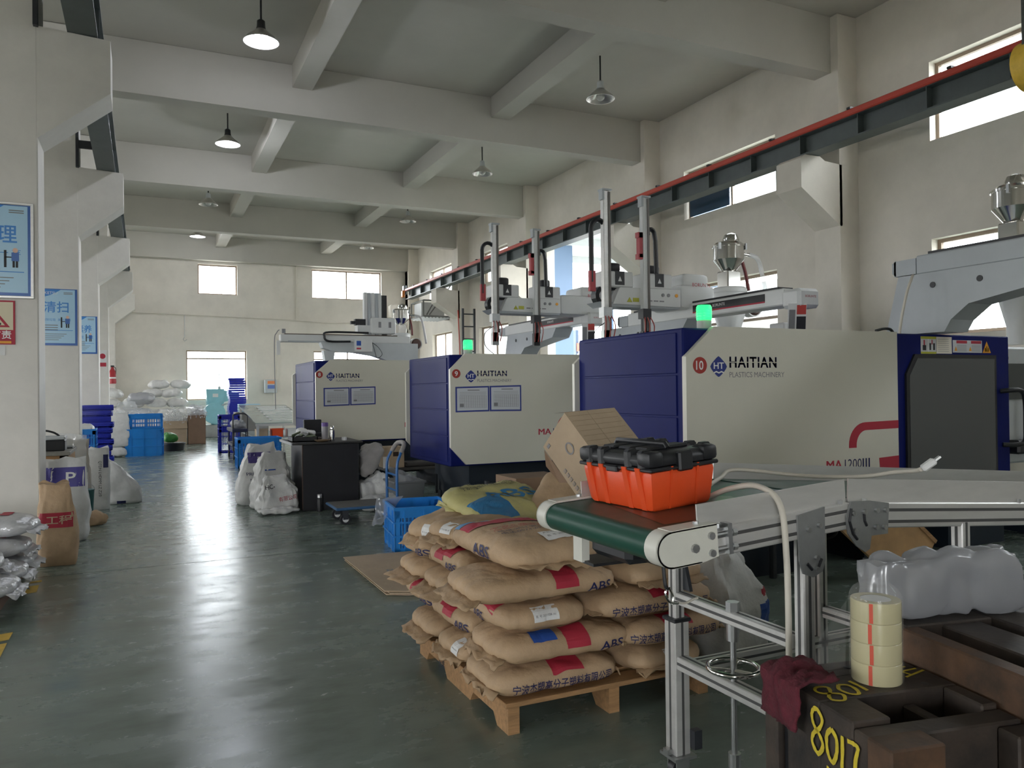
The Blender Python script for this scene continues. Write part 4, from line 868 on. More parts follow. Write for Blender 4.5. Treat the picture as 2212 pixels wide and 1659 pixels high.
# ================================================================ CONVEYOR
t=thing('belt_conveyor','aluminium belt conveyor with green belt and cream end caps','conveyor',(2.6,2.15,0)); CV=t
YN,YFc=1.83,2.50
S1=Matrix.Translation((2.05,0,1.14))@Matrix.Rotation(R(-3.8),4,'Y'); S2=Matrix.Translation((2.05,0,1.14))@Matrix.Rotation(R(4.1),4,'Y')
def prof(mb,x0,x1,y0,y1,z0,z1,M): mb.rb(x0,x1,y0,y1,z0,z1,.004,1,M)
for nm,S,xa,xb in (('lower',S1,-.60,-.005),('upper',S2,.005,3.3)):
    for side,y in ((-1,YN),(1,YFc)):
        ya,yb=(y-.02,y+.02)
        m=MB(); prof(m,xa,xb,ya,yb,-.095,-.012,S); r=obj('side_rail',m,M_ALU,t)
        yo=ya if side<0 else yb
        for z in (-.036,-.074):
            m=MB(); m.bb(xa,xb,yo-.0015,yo+.0015,z-.005,z+.005,S); obj('rail_slot',m,M_ALUD,r)
            m=MB(); m.bb(xa,xb,yo-.0022,yo+.0022,z-.0085,z-.0065,S); obj('slot_lip',m,M_ALU,r)
        yi=y+(.004 if side<0 else -.004)
        m=MB(); m.bb(xa+.0,xb,yi-.0025,yi+.0025,-.012,.062,S); m.bb(xa,xb,min(yi,yi-.03*side),max(yi,yi-.03*side),-.012,-.007,S); g=obj('guard_rail',m,M_ALU,t)
        for k in range(2 if nm=='lower' else 5):
            xx=xa+.06+k*(xb-xa-.1)/(1 if nm=='lower' else 4); m=MB(); m.cyl(S@Vector((xx,y-.012*side*-1,-.012)),S@Vector((xx,y-.012*side*-1,.0)),.008,n=6); obj('bolt',m,M_CHROME,g)
RR=.046; xe=-.72
m=MB(); m.bb(-.72,0,YN+.03,YFc-.03,-.004,0,S1); m.bb(-.72,0,YN+.03,YFc-.03,-.092,-.088,S1)
poly=[(xe+RR*math.cos(R(a)),-RR+RR*math.sin(R(a))) for a in range(90,271,12)]; m.prism(poly,'Y',YN+.03,YFc-.03,S1); belt=obj('belt',m,M_BELT,t,40)
m=MB(); m.bb(-.02,3.3,YN+.03,YFc-.03,-.004,0,S2); m.bb(0,3.3,YN+.03,YFc-.03,-.092,-.088,S2); obj('belt',m,M_BELT,t)
m=MB(); m.add([(-.66,YN+.08,.0008),(-.30,YN+.05,.0008),(-.22,YN+.3,.0008),(-.40,YFc-.12,.0008),(-.6,YFc-.2,.0008)],[(0,1,2,3,4)],S1); obj('belt_stain',m,mat('belt_brown_stain',(.055,.035,.022),.32,var=.4,scale=12,col2=(.02,.045,.033)),belt)
# cream end caps
for side,y in ((-1,YN),(1,YFc)):
    y0,y1=(y-.035,y+.03) if side<0 else (y-.03,y+.035)
    D=[(xe+.052*math.cos(R(a)),-RR+.052*math.sin(R(a))) for a in range(90,271,12)]
    m=MB(); m.prism(D+[(xe+.10,-RR-.052),(xe+.16,-.088),(xe+.16,.006),(xe+.10,.006)],'Y',y0+(0 if side<0 else .058),y1-(.058 if side<0 else 0),S1); c=obj('end_cap',m,M_CREAM,t)
    n_=len(D); m=MB(); ins=[(xe+.047*math.cos(R(a)),-RR+.047*math.sin(R(a))) for a in range(90,271,12)]
    P=[];F=[]
    for i,(p,q) in enumerate(zip(D,ins)):
        for yy in (y0,y1): P+= [(p[0],yy,p[1]),(q[0],yy,q[1])]
    for i in range(n_-1):
        a=i*4;b=a+4; F+=[(a,b,b+2,a+2),(a+1,a+3,b+3,b+1),(a,a+1,b+1,b),(a+2,b+2,b+3,a+3)]
    m.add(P,F,S1); m.bb(xe,xe+.16,y0,y1,.002,.008,S1); m.bb(xe,xe+.1,y0,y1,-.099,-.094,S1); obj('cap_rim',m,M_CREAM,c,40)
    if side<0:
        for (a,b_,r_) in ((xe+.075,-.052,.013),(xe+.135,-.025,.011),(xe+.135,-.075,.011)):
            m=MB(); m.cyl(S1@Vector((a,y0-.009,b_)),S1@Vector((a,y0+.002,b_)),r_,n=8); obj('cap_bolt',m,M_CHROME,c)
        m=MB(); m.bb(xe+.165,xe+.215,y0+.01,y1,-.085,-.08,S1); m.bb(xe+.20,xe+.215,y0,y1,-.09,-.0,S1); m.bb(xe+.165,xe+.215,y0+.01,y1,-.02,-.012,S1); tb=obj('tension_block',m,M_CHROME,c)
        for z in (-.03,-.072): m=MB(); m.cyl(S1@Vector((xe+.15,y0+.012,z)),S1@Vector((xe+.24,y0+.012,z)),.007,n=8); m.cyl(S1@Vector((xe+.222,y0+.012,z)),S1@Vector((xe+.236,y0+.012,z)),.012,n=6); obj('tension_screw',m,M_CHROME,tb)
    m=MB(); m.cyl(S1@Vector((xe+.11,(y0+y1)/2,.007)),S1@Vector((xe+.11,(y0+y1)/2,.016)),.009,n=6); obj('cap_bolt',m,M_CHROME,c)
# hinge plate at the joint and leg plate
def plate(name,poly,y,M,m_,holes=(),slots=(),par=t):
    m=MB(); m.prism(poly,'Y',y-.006,y,M); p=obj(name,m,m_,par)
    for a,b_ in holes:
        m=MB(); m.cyl(M@Vector((a,y-.016,b_)),M@Vector((a,y-.005,b_)),.0085,n=8); obj('plate_bolt',m,M_CHROME,p)
    for pts in slots:
        m=MB(); m.tube([M@Vector((a,y-.006,b_)) for a,b_ in pts],.0055,6); obj('curved_slot',m,M_BLK,p)
    return p
M_ZP=mat('grey_zinc_plate',(.33,.34,.34),.42,.6,var=.1,scale=16)
plate('hinge_plate',[(.075,-.005),(.16,-.012),(.16,-.112),(.085,-.118),(.08,-.16),(.06,-.17),(.02,-.15),(-.02,-.11),(-.03,-.06),(-.012,-.008)],YN-.022,S2,M_ZP,((.10,-.035),(.142,-.035),(.10,-.09),(.138,-.09),(.045,-.04),(-.005,-.045),(.005,-.10)),([(-.012,-.03),(-.018,-.07),(.0,-.11),(.02,-.128)],[(.045,-.04),(.05,-.07),(.06,-.085)]))
TI=Matrix.Translation((1.87,0,1.115))
plate('leg_plate',[(-.062,-.01),(.052,.01),(.052,-.155),(.04,-.19),(.0,-.205),(-.04,-.19),(-.055,-.15)],YN-.022,TI,M_ZP,((-.02,-.055),(.025,-.045),(.012,-.145),(.012,-.18)),([(.035,-.15),(.02,-.178)],[(-.025,-.16),(-.005,-.18)]))
# legs
def leg(x,y,z0,z1,w=.045,name='leg',M_=None):
    m=MB(); m.rb(x-w/2,x+w/2,y-w/2,y+w/2,z0,z1,.004); l=obj(name,m,M_ALU,t)
    for sx,sy in ((-1,0),(0,-1),(1,0),(0,1)):
        m=MB(); cx,cy=x+sx*(w/2),y+sy*(w/2); a=.0012 if sx else .005; b_=.0012 if sy else .005; m.bb(cx-a,cx+a,cy-b_,cy+b_,z0,z1); obj('leg_slot',m,M_ALUD,l)
    return l
leg(1.85,2.47,.50,1.05); leg(1.85,2.47,.10,.615,.068,'outer_leg'); leg(1.86,1.83,.50,1.06); leg(1.86,1.83,.10,.58,.068,'outer_leg')
for y in (2.47,1.83):
    m=MB(); m.rb(1.81,1.89,y-.04,y+.04,.608,.622,.003); obj('black_collar',m,M_BLK,t)
    m=MB(); m.bb(1.80,1.90,y-.05,y+.05,.088,.10); cs=obj('caster',m,M_CHROME,t)
    m=MB(); m.cyl((1.85,y-.016,.04),(1.85,y+.016,.04),.04,n=18); obj('wheel',m,M_BLK,cs,40)
    m=MB(); m.bb(1.82,1.88,y-.03,y-.024,.035,.09); m.bb(1.82,1.88,y+.024,y+.03,.035,.09); obj('fork',m,M_CHROME,cs)
    m=MB(); m.box((1.90,y-.045,.16),(.035,.03,.07)); obj('corner_bracket',m,M_DKSTEEL,t); m=MB(); m.box((1.80,y+.0,.115),(.02,.03,.02)); obj('plate_nut',m,M_CHROME,t)
def bar(p0,p1,w=.045,h=.045):
    p0,p1=Vector(p0),Vector(p1); d=(p1-p0); L=d.length; M=Matrix.Translation(p0)@d.to_track_quat('X','Z').to_matrix().to_4x4()
    m=MB(); m.rb(0,L,-w/2,w/2,-h/2,h/2,.003,1,M); b=obj('cross_bar',m,M_ALU,t)
    for yy,zz,a,b_ in ((-w/2,0,.0012,.005),(w/2,0,.0012,.005),(0,h/2,.005,.0012)):
        m=MB(); m.bb(0,L,yy-a,yy+a,zz-b_,zz+b_,M); obj('bar_slot',m,M_ALUD,b)
bar((1.85,2.445,.70),(1.85,1.855,.70)); bar((1.85,2.44,.455),(1.85,1.86,.455),.05,.05)
bar((1.885,2.47,.42),(4.4,2.47,.42)); bar((1.885,1.83,.26),(4.4,1.83,.26))
leg(2.6,1.83,.05,1.02); leg(2.6,2.47,.05,1.02); leg(4.3,1.83,.05,.9); leg(4.3,2.47,.05,.9); bar((2.6,2.44,.55),(2.6,1.86,.55))
m=MB(); m.prism([(2.625,.93),(2.66,.90),(2.66,.895),(2.625,.895)],'Y',1.82,1.85); obj('gusset',m,M_CHROME,t)
m=MB(); m.prism([(2.44,.86),(2.40,.73),(2.44,.73)],'X',1.86,1.875); obj('gusset',m,M_DKSTEEL,t)
# height screw with handwheel
x,y=1.85,2.15
m=MB(); m.cyl((x,y,.02),(x,y,.72),.011,n=10); sc=obj('height_screw',m,M_CHROME,t,40)
for za,zb,rr,nn in ((.72,.755,.024,6),(.62,.68,.022,12),(.18,.23,.022,12)): m=MB(); m.cyl((x,y,za),(x,y,zb),rr,n=nn); obj('screw_nut',m,M_CHROME,sc)
m=MB(); m.tube([(x+.088*math.cos(R(a)),y+.088*math.sin(R(a)),.525) for a in range(0,361,15)],.009,8,cap=False); hw=obj('handwheel',m,M_STAIN,t,60)
for k in range(3):
    a=R(40+k*120); m=MB(); m.tube([(x,y,.515),(x+.085*math.cos(a),y+.085*math.sin(a),.525)],.007,6); obj('spoke',m,M_STAIN,hw)
# motor and bracket under the belt near end
m=MB(); m.rb(1.40,1.62,2.12,2.36,.93,1.03,.02); m.cyl((1.5,2.05,.98),(1.5,2.2,.98),.05,n=16); obj('drive_motor',m,M_BLK,t)
m=MB(); m.bb(1.37,1.40,2.36,2.42,.90,1.05); obj('motor_bracket',m,M_CREAM,t); m=MB(); m.bb(1.38,1.62,2.30,2.44,.895,.905); obj('motor_tray',m,M_BLK,t)
m=MB(); m.tube(spline([(1.52,2.1,.95),(1.525,2.1,.9),(1.53,2.1,.86),(1.54,2.1,.845)],4),.006,6); st=obj('safety_strap',m,M_BLK,t)
m=MB(); m.tube(spline([(1.54,2.1,.85),(1.53,2.1,.835),(1.54,2.1,.81),(1.555,2.1,.80),(1.56,2.1,.82),(1.545,2.1,.85)],4),.004,6); m.tube([(1.555,2.1,.80),(1.58,2.1,.797)],.006,6); obj('carabiner',m,M_STAIN,st)
m=MB(); m.tube(spline([(1.58,2.1,.797),(1.61,2.1,.792),(1.64,2.1,.80),(1.66,2.1,.803)],4),.004,6); obj('strap_tail',m,M_CORD,st)
# ---------------------------------------------------------------- orange toolbox
TB=rot3(0,-3.8,4,(1.585,2.265,1.108)); t=thing('toolbox','orange plastic toolbox with black ribbed lid standing on the belt','toolbox',(1.585,2.265,1.108))
w2,l2=.140,.195
def taper_box(mb,w,l,z0,z1,k0,k1,r,M):
    bm=bmesh.new(); bmesh.ops.create_cube(bm,size=1)
    for v in bm.verts:
        k=k0 if v.co.z<0 else k1; v.co=Vector((v.co.x*2*w*k,v.co.y*2*l*k,z0 if v.co.z<0 else z1))
    bmesh.ops.bevel(bm,geom=bm.edges[:],offset=r,segments=2,affect='EDGES',profile=.5); bm.verts.index_update()
    mb.add([v.co.copy() for v in bm.verts],[tuple(v.index for v in f.verts) for f in bm.faces],M); bm.free()
m=MB(); taper_box(m,w2,l2,.0,.135,.90,1.0,.018,TB); b=obj('box_body',m,M_ORANGE,t,40)
for sx in (-1,1):
    for yy in (-.10,.10):
        for d in (-.035,.035):
            m=MB(); m.prism([(sx*(w2*.905),.005),(sx*(w2*1.0+.010),.145),(sx*(w2*.97),.145),(sx*(w2*.87),.005)],'Y',yy+d-.012,yy+d+.012,TB); obj('body_rib',m,M_ORANGE,b)
for sy in (-1,1):
    for xx in (-.055,.055):
        m=MB(); m.prism([(sy*(l2*.905),.006),(sy*(l2+.006),.146),(sy*l2*.97,.146),(sy*l2*.88,.006)],'X',xx-.004,xx+.004,TB); obj('body_rib',m,M_ORANGE,b)
TB0=TB; TB=TB@Matrix.Translation((0,0,-.014))
m=MB(); m.rb(-w2-.006,w2+.006,-l2-.006,l2+.006,.147,.160,.004,1,TB); lid=obj('lid',m,M_BLK,t)
m=MB(); taper_box(m,w2+.002,l2+.002,.158,.205,1.,.96,.02,TB); obj('lid_shell',m,M_BLK,lid,40)
for sx in (-1,1):
    for yy in (-.145,-.075,.075,.145):
        m=MB(); m.rb(sx*(w2-.012)-.016,sx*(w2-.012)+.028*(1 if sx>0 else 1)-.0,yy-.018,yy+.018,.150,.216,.008,1,TB); obj('lid_rib',m,M_BLK,lid)
for sy in (-1,1):
    for xx in (-.115,.115):
        m=MB(); m.rb(xx-.032,xx+.032,sy*(l2-.03)-.035,sy*(l2-.03)+.035,.16,.212,.015,2,TB); obj('corner_bumper',m,M_BLK,lid,40)
    m=MB(); m.rb(-.03,.03,sy*(l2+.002)-.012,sy*(l2+.002)+.012,.14,.205,.006,1,TB); obj('latch',m,M_BLK,lid)
for k in range(3):
    m=MB(); m.rb(-.09,.09,-.12+k*.09,-.05+k*.09,.203,.216,.006,1,TB); obj('lid_pad',m,M_BLK,lid)
for sx in (-1,1):
    m=MB(); m.rb(sx*(w2+.004)-.01,sx*(w2+.004)+.01,-.03,.03,.138,.16,.004,1,TB); obj('side_latch',m,M_BLK,lid)
m=MB(); m.tube([TB@Vector(p) for p in ((-.02,-.14,.212),(-.02,-.13,.226),(-.02,.13,.226),(-.02,.14,.212))],.009,8); obj('carry_handle',m,M_BLK,lid,60)
# ---------------------------------------------------------------- power cord with plug
t=thing('power_cord','cream power cord with a loose white plug trailing over the conveyor','cord',(1.75,1.85,.3))
m=MB(); m.tube(spline([(1.80,2.20,1.16),(1.95,2.32,1.165),(2.06,2.36,1.185),(2.25,2.20,1.165),(2.33,2.02,1.175),(2.36,1.90,1.20),(2.33,1.80,1.215),(2.31,1.76,1.225)],7),.0075,8); obj('cable',m,M_CORD,t,60)
m=MB(); m.tube(spline([(1.74,2.13,1.13),(1.735,2.02,1.17),(1.74,1.90,1.19),(1.725,1.79,1.15),(1.715,1.755,1.0),(1.71,1.745,.75),(1.715,1.755,.5),(1.70,1.74,.3),(1.71,1.75,.1),(1.72,1.74,.012),(1.9,1.6,.012)],7),.0095,8); obj('hanging_cable',m,M_CORD,t,60)
PM=rot3(0,-38,-38,(2.31,1.75,1.23)); m=MB(); m.rb(-.006,.042,-.016,.016,-.011,.011,.005,1,PM); pg=obj('plug',m,M_PAPER,t)
for yy in (-.008,.008): m=MB(); m.bb(.04,.062,yy-.002,yy+.002,-.003,.003,PM); obj('pin',m,M_CHROME,pg)
# ================================================================ MOULD BLOCKS, TAPE, FILM (lower right)
EX=Vector((.982,-.188,0)); EY=Vector((-.188,-.982,0)); MO=Vector((1.374,1.486,0))
MM=Matrix(((EX.x,EY.x,0,MO.x),(EX.y,EY.y,0,MO.y),(0,0,-1,0),(0,0,0,1)))
MM=Matrix(((EX.x,EY.x,0,MO.x),(EX.y,EY.y,0,MO.y),(0,0,1,0),(0,0,0,1)))
t=thing('steel_mould','rusty brown steel mould block chalked 8017 in yellow','mould',(1.6,1.25,0))
zt=.81
def mb_(name,x0,x1,y0,y1,z0,z1,mm=M_MOLD,r=.004,par=t): m=MB(); m.rb(x0,x1,y0,y1,z0,z1,r,1,MM); return obj(name,m,mm,par)
mb_('back_clamp_plate',0,.365,0,.052,.02,zt-.004); mb_('ejector_gap',.02,.35,.05,.095,.05,zt-.04,M_BLK)
mb_('side_riser',0,.365,.05,.094,zt-.075,zt-.002); mb_('cavity_plate',0,.367,.094,.215,.02,zt,M_MOLD); mb_('cavity_plate_side',0,.095,.216,.325,.02,zt-.001,M_MOLD); mb_('cavity_plate_side',.325,.367,.216,.325,.02,zt-.001)
mb_('pocket_floor',.09,.33,.216,.325,.02,zt-.12,M_BLK); mb_('pocket_bar',.215,.245,.216,.325,zt-.12,zt-.03); mb_('front_plate',.0,.367,.327,.385,.02,zt-.012,M_MOLD); mb_('front_end_block',-.003,.125,.37,.44,.02,zt-.010,M_MOLDR); mb_('front_end_block',.30,.367,.386,.44,.02,zt-.02,M_MOLD)
mb_('front_end_slot',.03,.05,.436,.442,.3,zt-.06,M_BLK)
mb_('foot_rail',.02,.35,.02,.4,0,.03,M_DKSTEEL)
m=MB(); m.cyl(MM@Vector((.30,.19,zt-.01)),MM@Vector((.30,.19,zt+.0006)),.008,n=12); obj('eye_bolt_hole',m,M_BLK,t)
m=MB(); m.cyl(MM@Vector((.20,.05,zt-.01)),MM@Vector((.20,.05,zt+.0006)),.009,n=12); obj('eye_bolt_hole',m,M_BLK,t)
def strokes(par,lines,M,w,name='yellow_chalk_mark'):
    m=MB()
    for ln in lines:
        pts=spline([(a,b,0) for a,b in ln],4); vs=[];fs=[]
        for i,p in enumerate(pts):
            d=(pts[min(i+1,len(pts)-1)]-pts[max(i-1,0)]).normalized(); n_=Vector((-d.y,d.x,0))*w*(.8+.4*random.random())
            vs+=[p+n_,p-n_]
        fs=[(2*i,2*i+1,2*i+3,2*i+2) for i in range(len(pts)-1)]; m.add(vs,fs,M)
    return obj(name,m,M_YELM,par,fixn=False)
D8=[[(.05,.95),(.0,.8),(.05,.6),(.2,.45),(.28,.25),(.15,.02),(.0,.2),(.05,.42),(.2,.6),(.27,.82),(.15,.98),(.05,.95)]]
D0=[[(.5,.75),(.38,.55),(.40,.2),(.52,.05),(.62,.3),(.62,.6),(.5,.75)]]
D1=[[(.76,.75),(.76,.4),(.74,.05)]]
D7=[[(.88,.72),(1.02,.74),(1.12,.70),(1.06,.4),(1.04,-.05)]]
CH=[[(.1,.8),(.5,.9)],[(.3,1.0),(.28,.6)],[(.05,.55),(.6,.65)],[(.3,.6),(.05,.1)],[(.3,.55),(.6,.1)]]
# on the left face (normal -EX): x axis runs along +EY, y up
FL=planeM(MM@Vector((-.0042,.195,.695)),EY,(0,0,1)); 
strokes(t,[[(a*.135,b*.10) for a,b in l] for l in D8+D0+D1+D7],FL,.005)
FL2=planeM(MM@Vector((-.0042,.225,.60)),EY,(0,0,1)); strokes(t,[[(a*.08,b*.085) for a,b in l] for l in CH]+[[(.10,.08),(.095,.0)]],FL2,.0045)
FT=planeM(MM@Vector((.035,.235,zt+.0012)),(EX-EY*.35),(-EY-EX*.1)); strokes(t,[[(a*.155,b*.085) for a,b in l] for l in D8+D0+D1+D7],FT,.0045)
FT2=planeM(MM@Vector((.265,.15,zt+.0012)),EX-EY*.1,-EY); strokes(t,[[(a*.07+.015*b,b*.085) for a,b in l] for l in CH]+[[(.0,.03),(.085,.035)],[(.01,.05),(.07,.055)],[(.02,.0),(.095,.02)]],FT2,.0035)
t2=thing('steel_mould','dark rusty steel mould block behind the tape rolls, right picture edge','mould',(1.95,1.3,0)); zu=.885
def mu(name,x0,x1,y0,y1,z0,z1,mm=M_MOLD): m=MB(); m.rb(x0,x1,y0,y1,z0,z1,.004,1,MM); return obj(name,m,mm,t2)
mu('left_rail',.375,.425,.03,.62,.02,zu,M_MOLDR); mu('channel_floor',.424,.50,.03,.62,.02,zu-.075,M_BLK); mu('core_plate',.499,.62,.0,.62,.02,zu-.004,M_MOLD); mu('slot_floor',.619,.66,.0,.62,.02,zu-.06,M_BLK); mu('rear_plate',.659,1.25,-.05,.62,.02,zu+.004,M_MOLD); mu('back_pad',.39,.659,-.06,.03,.02,zu+.003,M_MOLD)
mu('front_step',.372,.9,.62,.72,.02,zu-.12,M_MOLD); mu('front_bar',.375,.62,.50,.56,zu-.005,zu+.002,M_MOLD)
mu('foot_rail',.40,1.2,.0,.6,0,.03,M_DKSTEEL)
m=MB(); 
for k in range(7): m.tube([MM@Vector((.72,.22,zu+.004)),MM@Vector((.72+.06*math.cos(k*.9),.22+.05*math.sin(k*1.3),zu+.03+.005*k))],.0025,5)
obj('loose_wire',m,M_CORD,t2)
# tape rolls
tx,ty=1.555,1.31
for k in range(4):
    lab=('topmost','second','third','lowest')[3-k]
    r_=thing('packing_tape_roll','%s of four clear yellowish tape rolls stacked on the mould'%lab,'tape roll',(tx,ty,zt+.001+k*.0475),group='stacked clear tape rolls')
    z=zt+.001+k*.0475
    m=MB(); m.lathe([(.034,.0),(.0545,.0),(.0555,.002),(.0555,.0455),(.0545,.047),(.034,.047)],(tx,ty,z),36); obj('tape',m,M_TAPE,r_,30)
    m=MB(); m.lathe([(.0315,.0005),(.034,.0005),(.034,.0465),(.0315,.0465),(.0315,.0005)],(tx,ty,z),30); obj('core',m,M_PAPER,r_,30)
    m=MB(); a0=R(-156+(2 if k%2 else -1)); P=[]
    for i in range(4):
        a=a0+R(2.8)*i
        P+= [(tx+.0561*math.cos(a),ty+.0561*math.sin(a),z+.001),(tx+.0561*math.cos(a),ty+.0561*math.sin(a),z+.046)]
    m.add(P,[(2*i,2*i+2,2*i+3,2*i+1) for i in range(3)]); obj('red_pull_strip',m,mat('red_strip',(.62,.07,.03),.4),r_)
    if k==3: m=MB(); m.lathe([(.0,.046),(.032,.0465)],(tx,ty,z),30); obj('core_cap',m,M_PAPER,r_)
# shrink film around the rolls
m=MB(); zz=zt+.002
m.lathe([(.0585,0),(.0588,.05),(.0583,.1),(.059,.15),(.0585,.19),(.057,.2),(.050,.212),(.03,.228)],(tx,ty,zz),30)
vs=[];n_=10
tail=[(tx-.05,ty+.035,zz+.12),(tx-.09,ty+.05,zz+.09),(tx-.11,ty+.06,zz+.02),(tx-.12,ty+.07,zz+.002)]
m.add([(tx-.05,ty+.04,zz+.18),(tx-.045,ty+.05,zz+.02),(tx-.10,ty+.075,zz+.09),(tx-.12,ty+.08,zz+.004)],[(0,1,3,2)])
m.add([(tx-.02,ty+.03,zz+.21),(tx+.05,ty+.01,zz+.205),(tx+.075,ty+.03,zz+.26),(tx+.03,ty+.06,zz+.27)],[(0,1,2,3)])
tag(obj('shrink_film',m,glassy('thin_shrink_film',(1,1,1),.90,.08,(.8,.8,.8)),None,50),'clear shrink film wrapped around the stack of tape rolls','film')
# milky film bag lying on the mould
bag('film_bag','milky white plastic film bag lying on the dark mould behind the tape','plastic bag',(.46,.12,.17),(1.925,1.415,zu+.006),-11,0,0,m=M_MILKY,seed=51,flaps=(0,0),wr=.03,e=9,ez=6,wcr=.9,res=(48,20),flat=1.)
# dark red cloth draped over the mould corner
m=MB(); NX,NY=16,22; vs=[]
for i in range(NX+1):
    for j in range(NY+1):
        v=i/NX; s=j/NY*.20-.10           # s<0 on top, s>0 hanging down the left face
        b_=.02+.15*v+.02*noise.noise(Vector((s*12,v*2,3)))-(.05*(v-.5) if s>.1 else 0)
        wv=.014*noise.noise(Vector((v*5,s*22,1)))+.008*noise.noise(Vector((v*13,s*30,4)))
        if s<0: p=(-s*.95-.006,b_,zt+.016+abs(wv)*1.6+ .02*math.exp(-((v-.35)**2)/.03)*math.exp(-((s+.04)**2)/.004))
        else: p=(-.016-abs(wv)*1.3,b_+.02*s*10*(.5-v)*.6,zt+.012-s)
        vs.append(p)
m.add(vs,[(i*(NY+1)+j,(i+1)*(NY+1)+j,(i+1)*(NY+1)+j+1,i*(NY+1)+j+1) for i in range(NX) for j in range(NY)],MM)
o=tag(obj('red_cloth',m,M_MAROON,None,60),'dark red cloth draped over the corner of the chalked mould','cloth'); s_=o.modifiers.new('s','SOLIDIFY'); s_.thickness=.006; s_.offset=1
# white translucent sack behind the conveyor leg
upright('plastic_sack','white translucent plastic sack with blue print behind the conveyor leg',(.44,.40,.64),(2.98,3.55,0),20,M_SACK,61,[('patch',.02,.17,.14,.30,M_BLUEINK),('patch',.08,.16,.33,.37,M_REDINK)],top=.35,wtop=.5,lean=(-.12,0),wr=.04)
# leaning plywood board, cables and litter under machine 10
t=thing('plywood_board','brown plywood board leaning under machine 10 behind the conveyor','board',(5.2,4.25,0)); M=rot3(0,38,0,(4.85,4.2,.60)); m=MB(); m.bb(-.15,.85,0,.03,-.25,.25,M); obj('panel',m,M_PLY,t); m=MB(); m.bb(-.15,.85,-.012,.0,.22,.25,M); obj('edge_strip',m,M_WOOD,t)
m=MB(); m.tube(spline([(5.0,4.9,.35),(5.1,4.85,.27),(5.3,4.85,.3),(5.35,4.95,.2),(5.2,5.2,.1),(5.25,5.5,.02),(5.0,5.8,.012),(5.4,6.0,.012),(5.6,5.7,.012),(5.3,5.5,.012)],6),.010,6); tag(obj('floor_cable',m,mat('grey_cable',(.08,.08,.07),.5),None,60),'grey cable trailing on the floor under machine 10','cable')
bag('orange_rag','small orange plastic rag on the floor under machine 10','rag',(.25,.18,.16),(5.62,5.9,0),20,m=M_ORANGE,seed=63,flaps=(0,0),wr=.03,res=(14,10))
# ================================================================ CRATES AND MIDDLE-GROUND CLUTTER
def crate_parts(root,w,l,h,m_,slats=True,lid=False,th=.012,pitch=.032):
    """lattice crate about the origin, bottom at z=0"""
    q=MB(); q.bb(-w/2+th,w/2-th,-l/2+th,l/2-th,.004,.018); obj('crate_base',q,m_,root,None,False)
    q=MB()
    for a,b,c,d in ((-w/2-.008,w/2+.008,-l/2-.008,-l/2+th),(-w/2-.008,w/2+.008,l/2-th,l/2+.008),(-w/2-.008,-w/2+th,-l/2+th,l/2-th),(w/2-th,w/2+.008,-l/2+th,l/2-th)): q.bb(a,b,c,d,h-.03,h)
    obj('rim',q,m_,root,None,False)
    for ax,sg in (('Y',-1),('Y',1),('X',-1),('X',1)):
        q=MB(); L=w if ax=='Y' else l; p=(l if ax=='Y' else w)/2*sg
        def bx(u0,u1,z0,z1,t0=0.,t1=th):
            a,b=sorted((p-sg*t0,p-sg*t1))
            if ax=='Y': q.bb(u0,u1,a,b,z0,z1)
            else: q.bb(a,b,u0,u1,z0,z1)
        bx(-L/2,-L/2+.05,0,h-.03); bx(L/2-.05,L/2,0,h-.03); bx(-L/2,L/2,0,.04); bx(-L/2,L/2,h-.1,h-.03)
        for zr in (.36,.66): bx(-L/2,L/2,h*zr-.008,h*zr+.008,-.012,th)
        for k in range(3): u=-L/2+L*(k+.5)/3; bx(u-.008,u+.008,0,h-.03,-.01,th)
        if slats:
            n=int((L-.1)/pitch)
            for k in range(n): u=-L/2+.05+(L-.1)*(k+.5)/n; bx(u-.006,u+.006,.04,h-.1,.002,th-.002)
        else: bx(-L/2,L/2,.04,h-.1,.002,th-.002)
        obj('crate_wall',q,m_,root,None,False)
def crate(label,loc,rz,size,m_=None,slats=True,group=None,name='plastic_crate',pitch=.032):
    t=thing(name,label,'crate',(0,0,0),group=group); crate_parts(t,*size,m_ or M_CRATE,slats,pitch=pitch); t.location=loc; t.rotation_euler=(0,0,R(rz)); return t
def film(name,label,pts,par=None,m_=None,n=10,amp=.03,seed=1,cat='plastic film'):
    """crumpled film sheet spanned by four corners"""
    a,b,c,d=[Vector(p) for p in pts]; q=MB(); vs=[]
    for i in range(n+1):
        for j in range(n+1):
            u,v=i/n,j/n; p=a*(1-u)*(1-v)+b*u*(1-v)+c*u*v+d*(1-u)*v
            nn=noise.noise_vector(p*9+Vector((seed*3.1,0,seed))); vs.append(p+nn*amp*(.4+math.sin(math.pi*u)*math.sin(math.pi*v)))
    q.add(vs,[(i*(n+1)+j,(i+1)*(n+1)+j,(i+1)*(n+1)+j+1,i*(n+1)+j+1) for i in range(n) for j in range(n)])
    o=obj(name,q,m_ or M_CLEAR,par,50,True)
    if par is None: tag(o,label,cat)
    return o
crate('bright blue lattice crate on the floor beside the brown resin bags',(2.41,7.33,0),-7,(.56,.64,.42))
film('film_bag','crumpled clear film hanging over the rim of the nearest blue crate',[(2.08,7.60,.44),(2.34,7.58,.45),(2.06,7.42,.20),(2.03,7.62,.18)],amp=.07,n=14,seed=3)
crate('large blue lattice crate by the aisle in front of the light table',(2.10,16.75,0),0,(.84,.6,.60),pitch=.03)
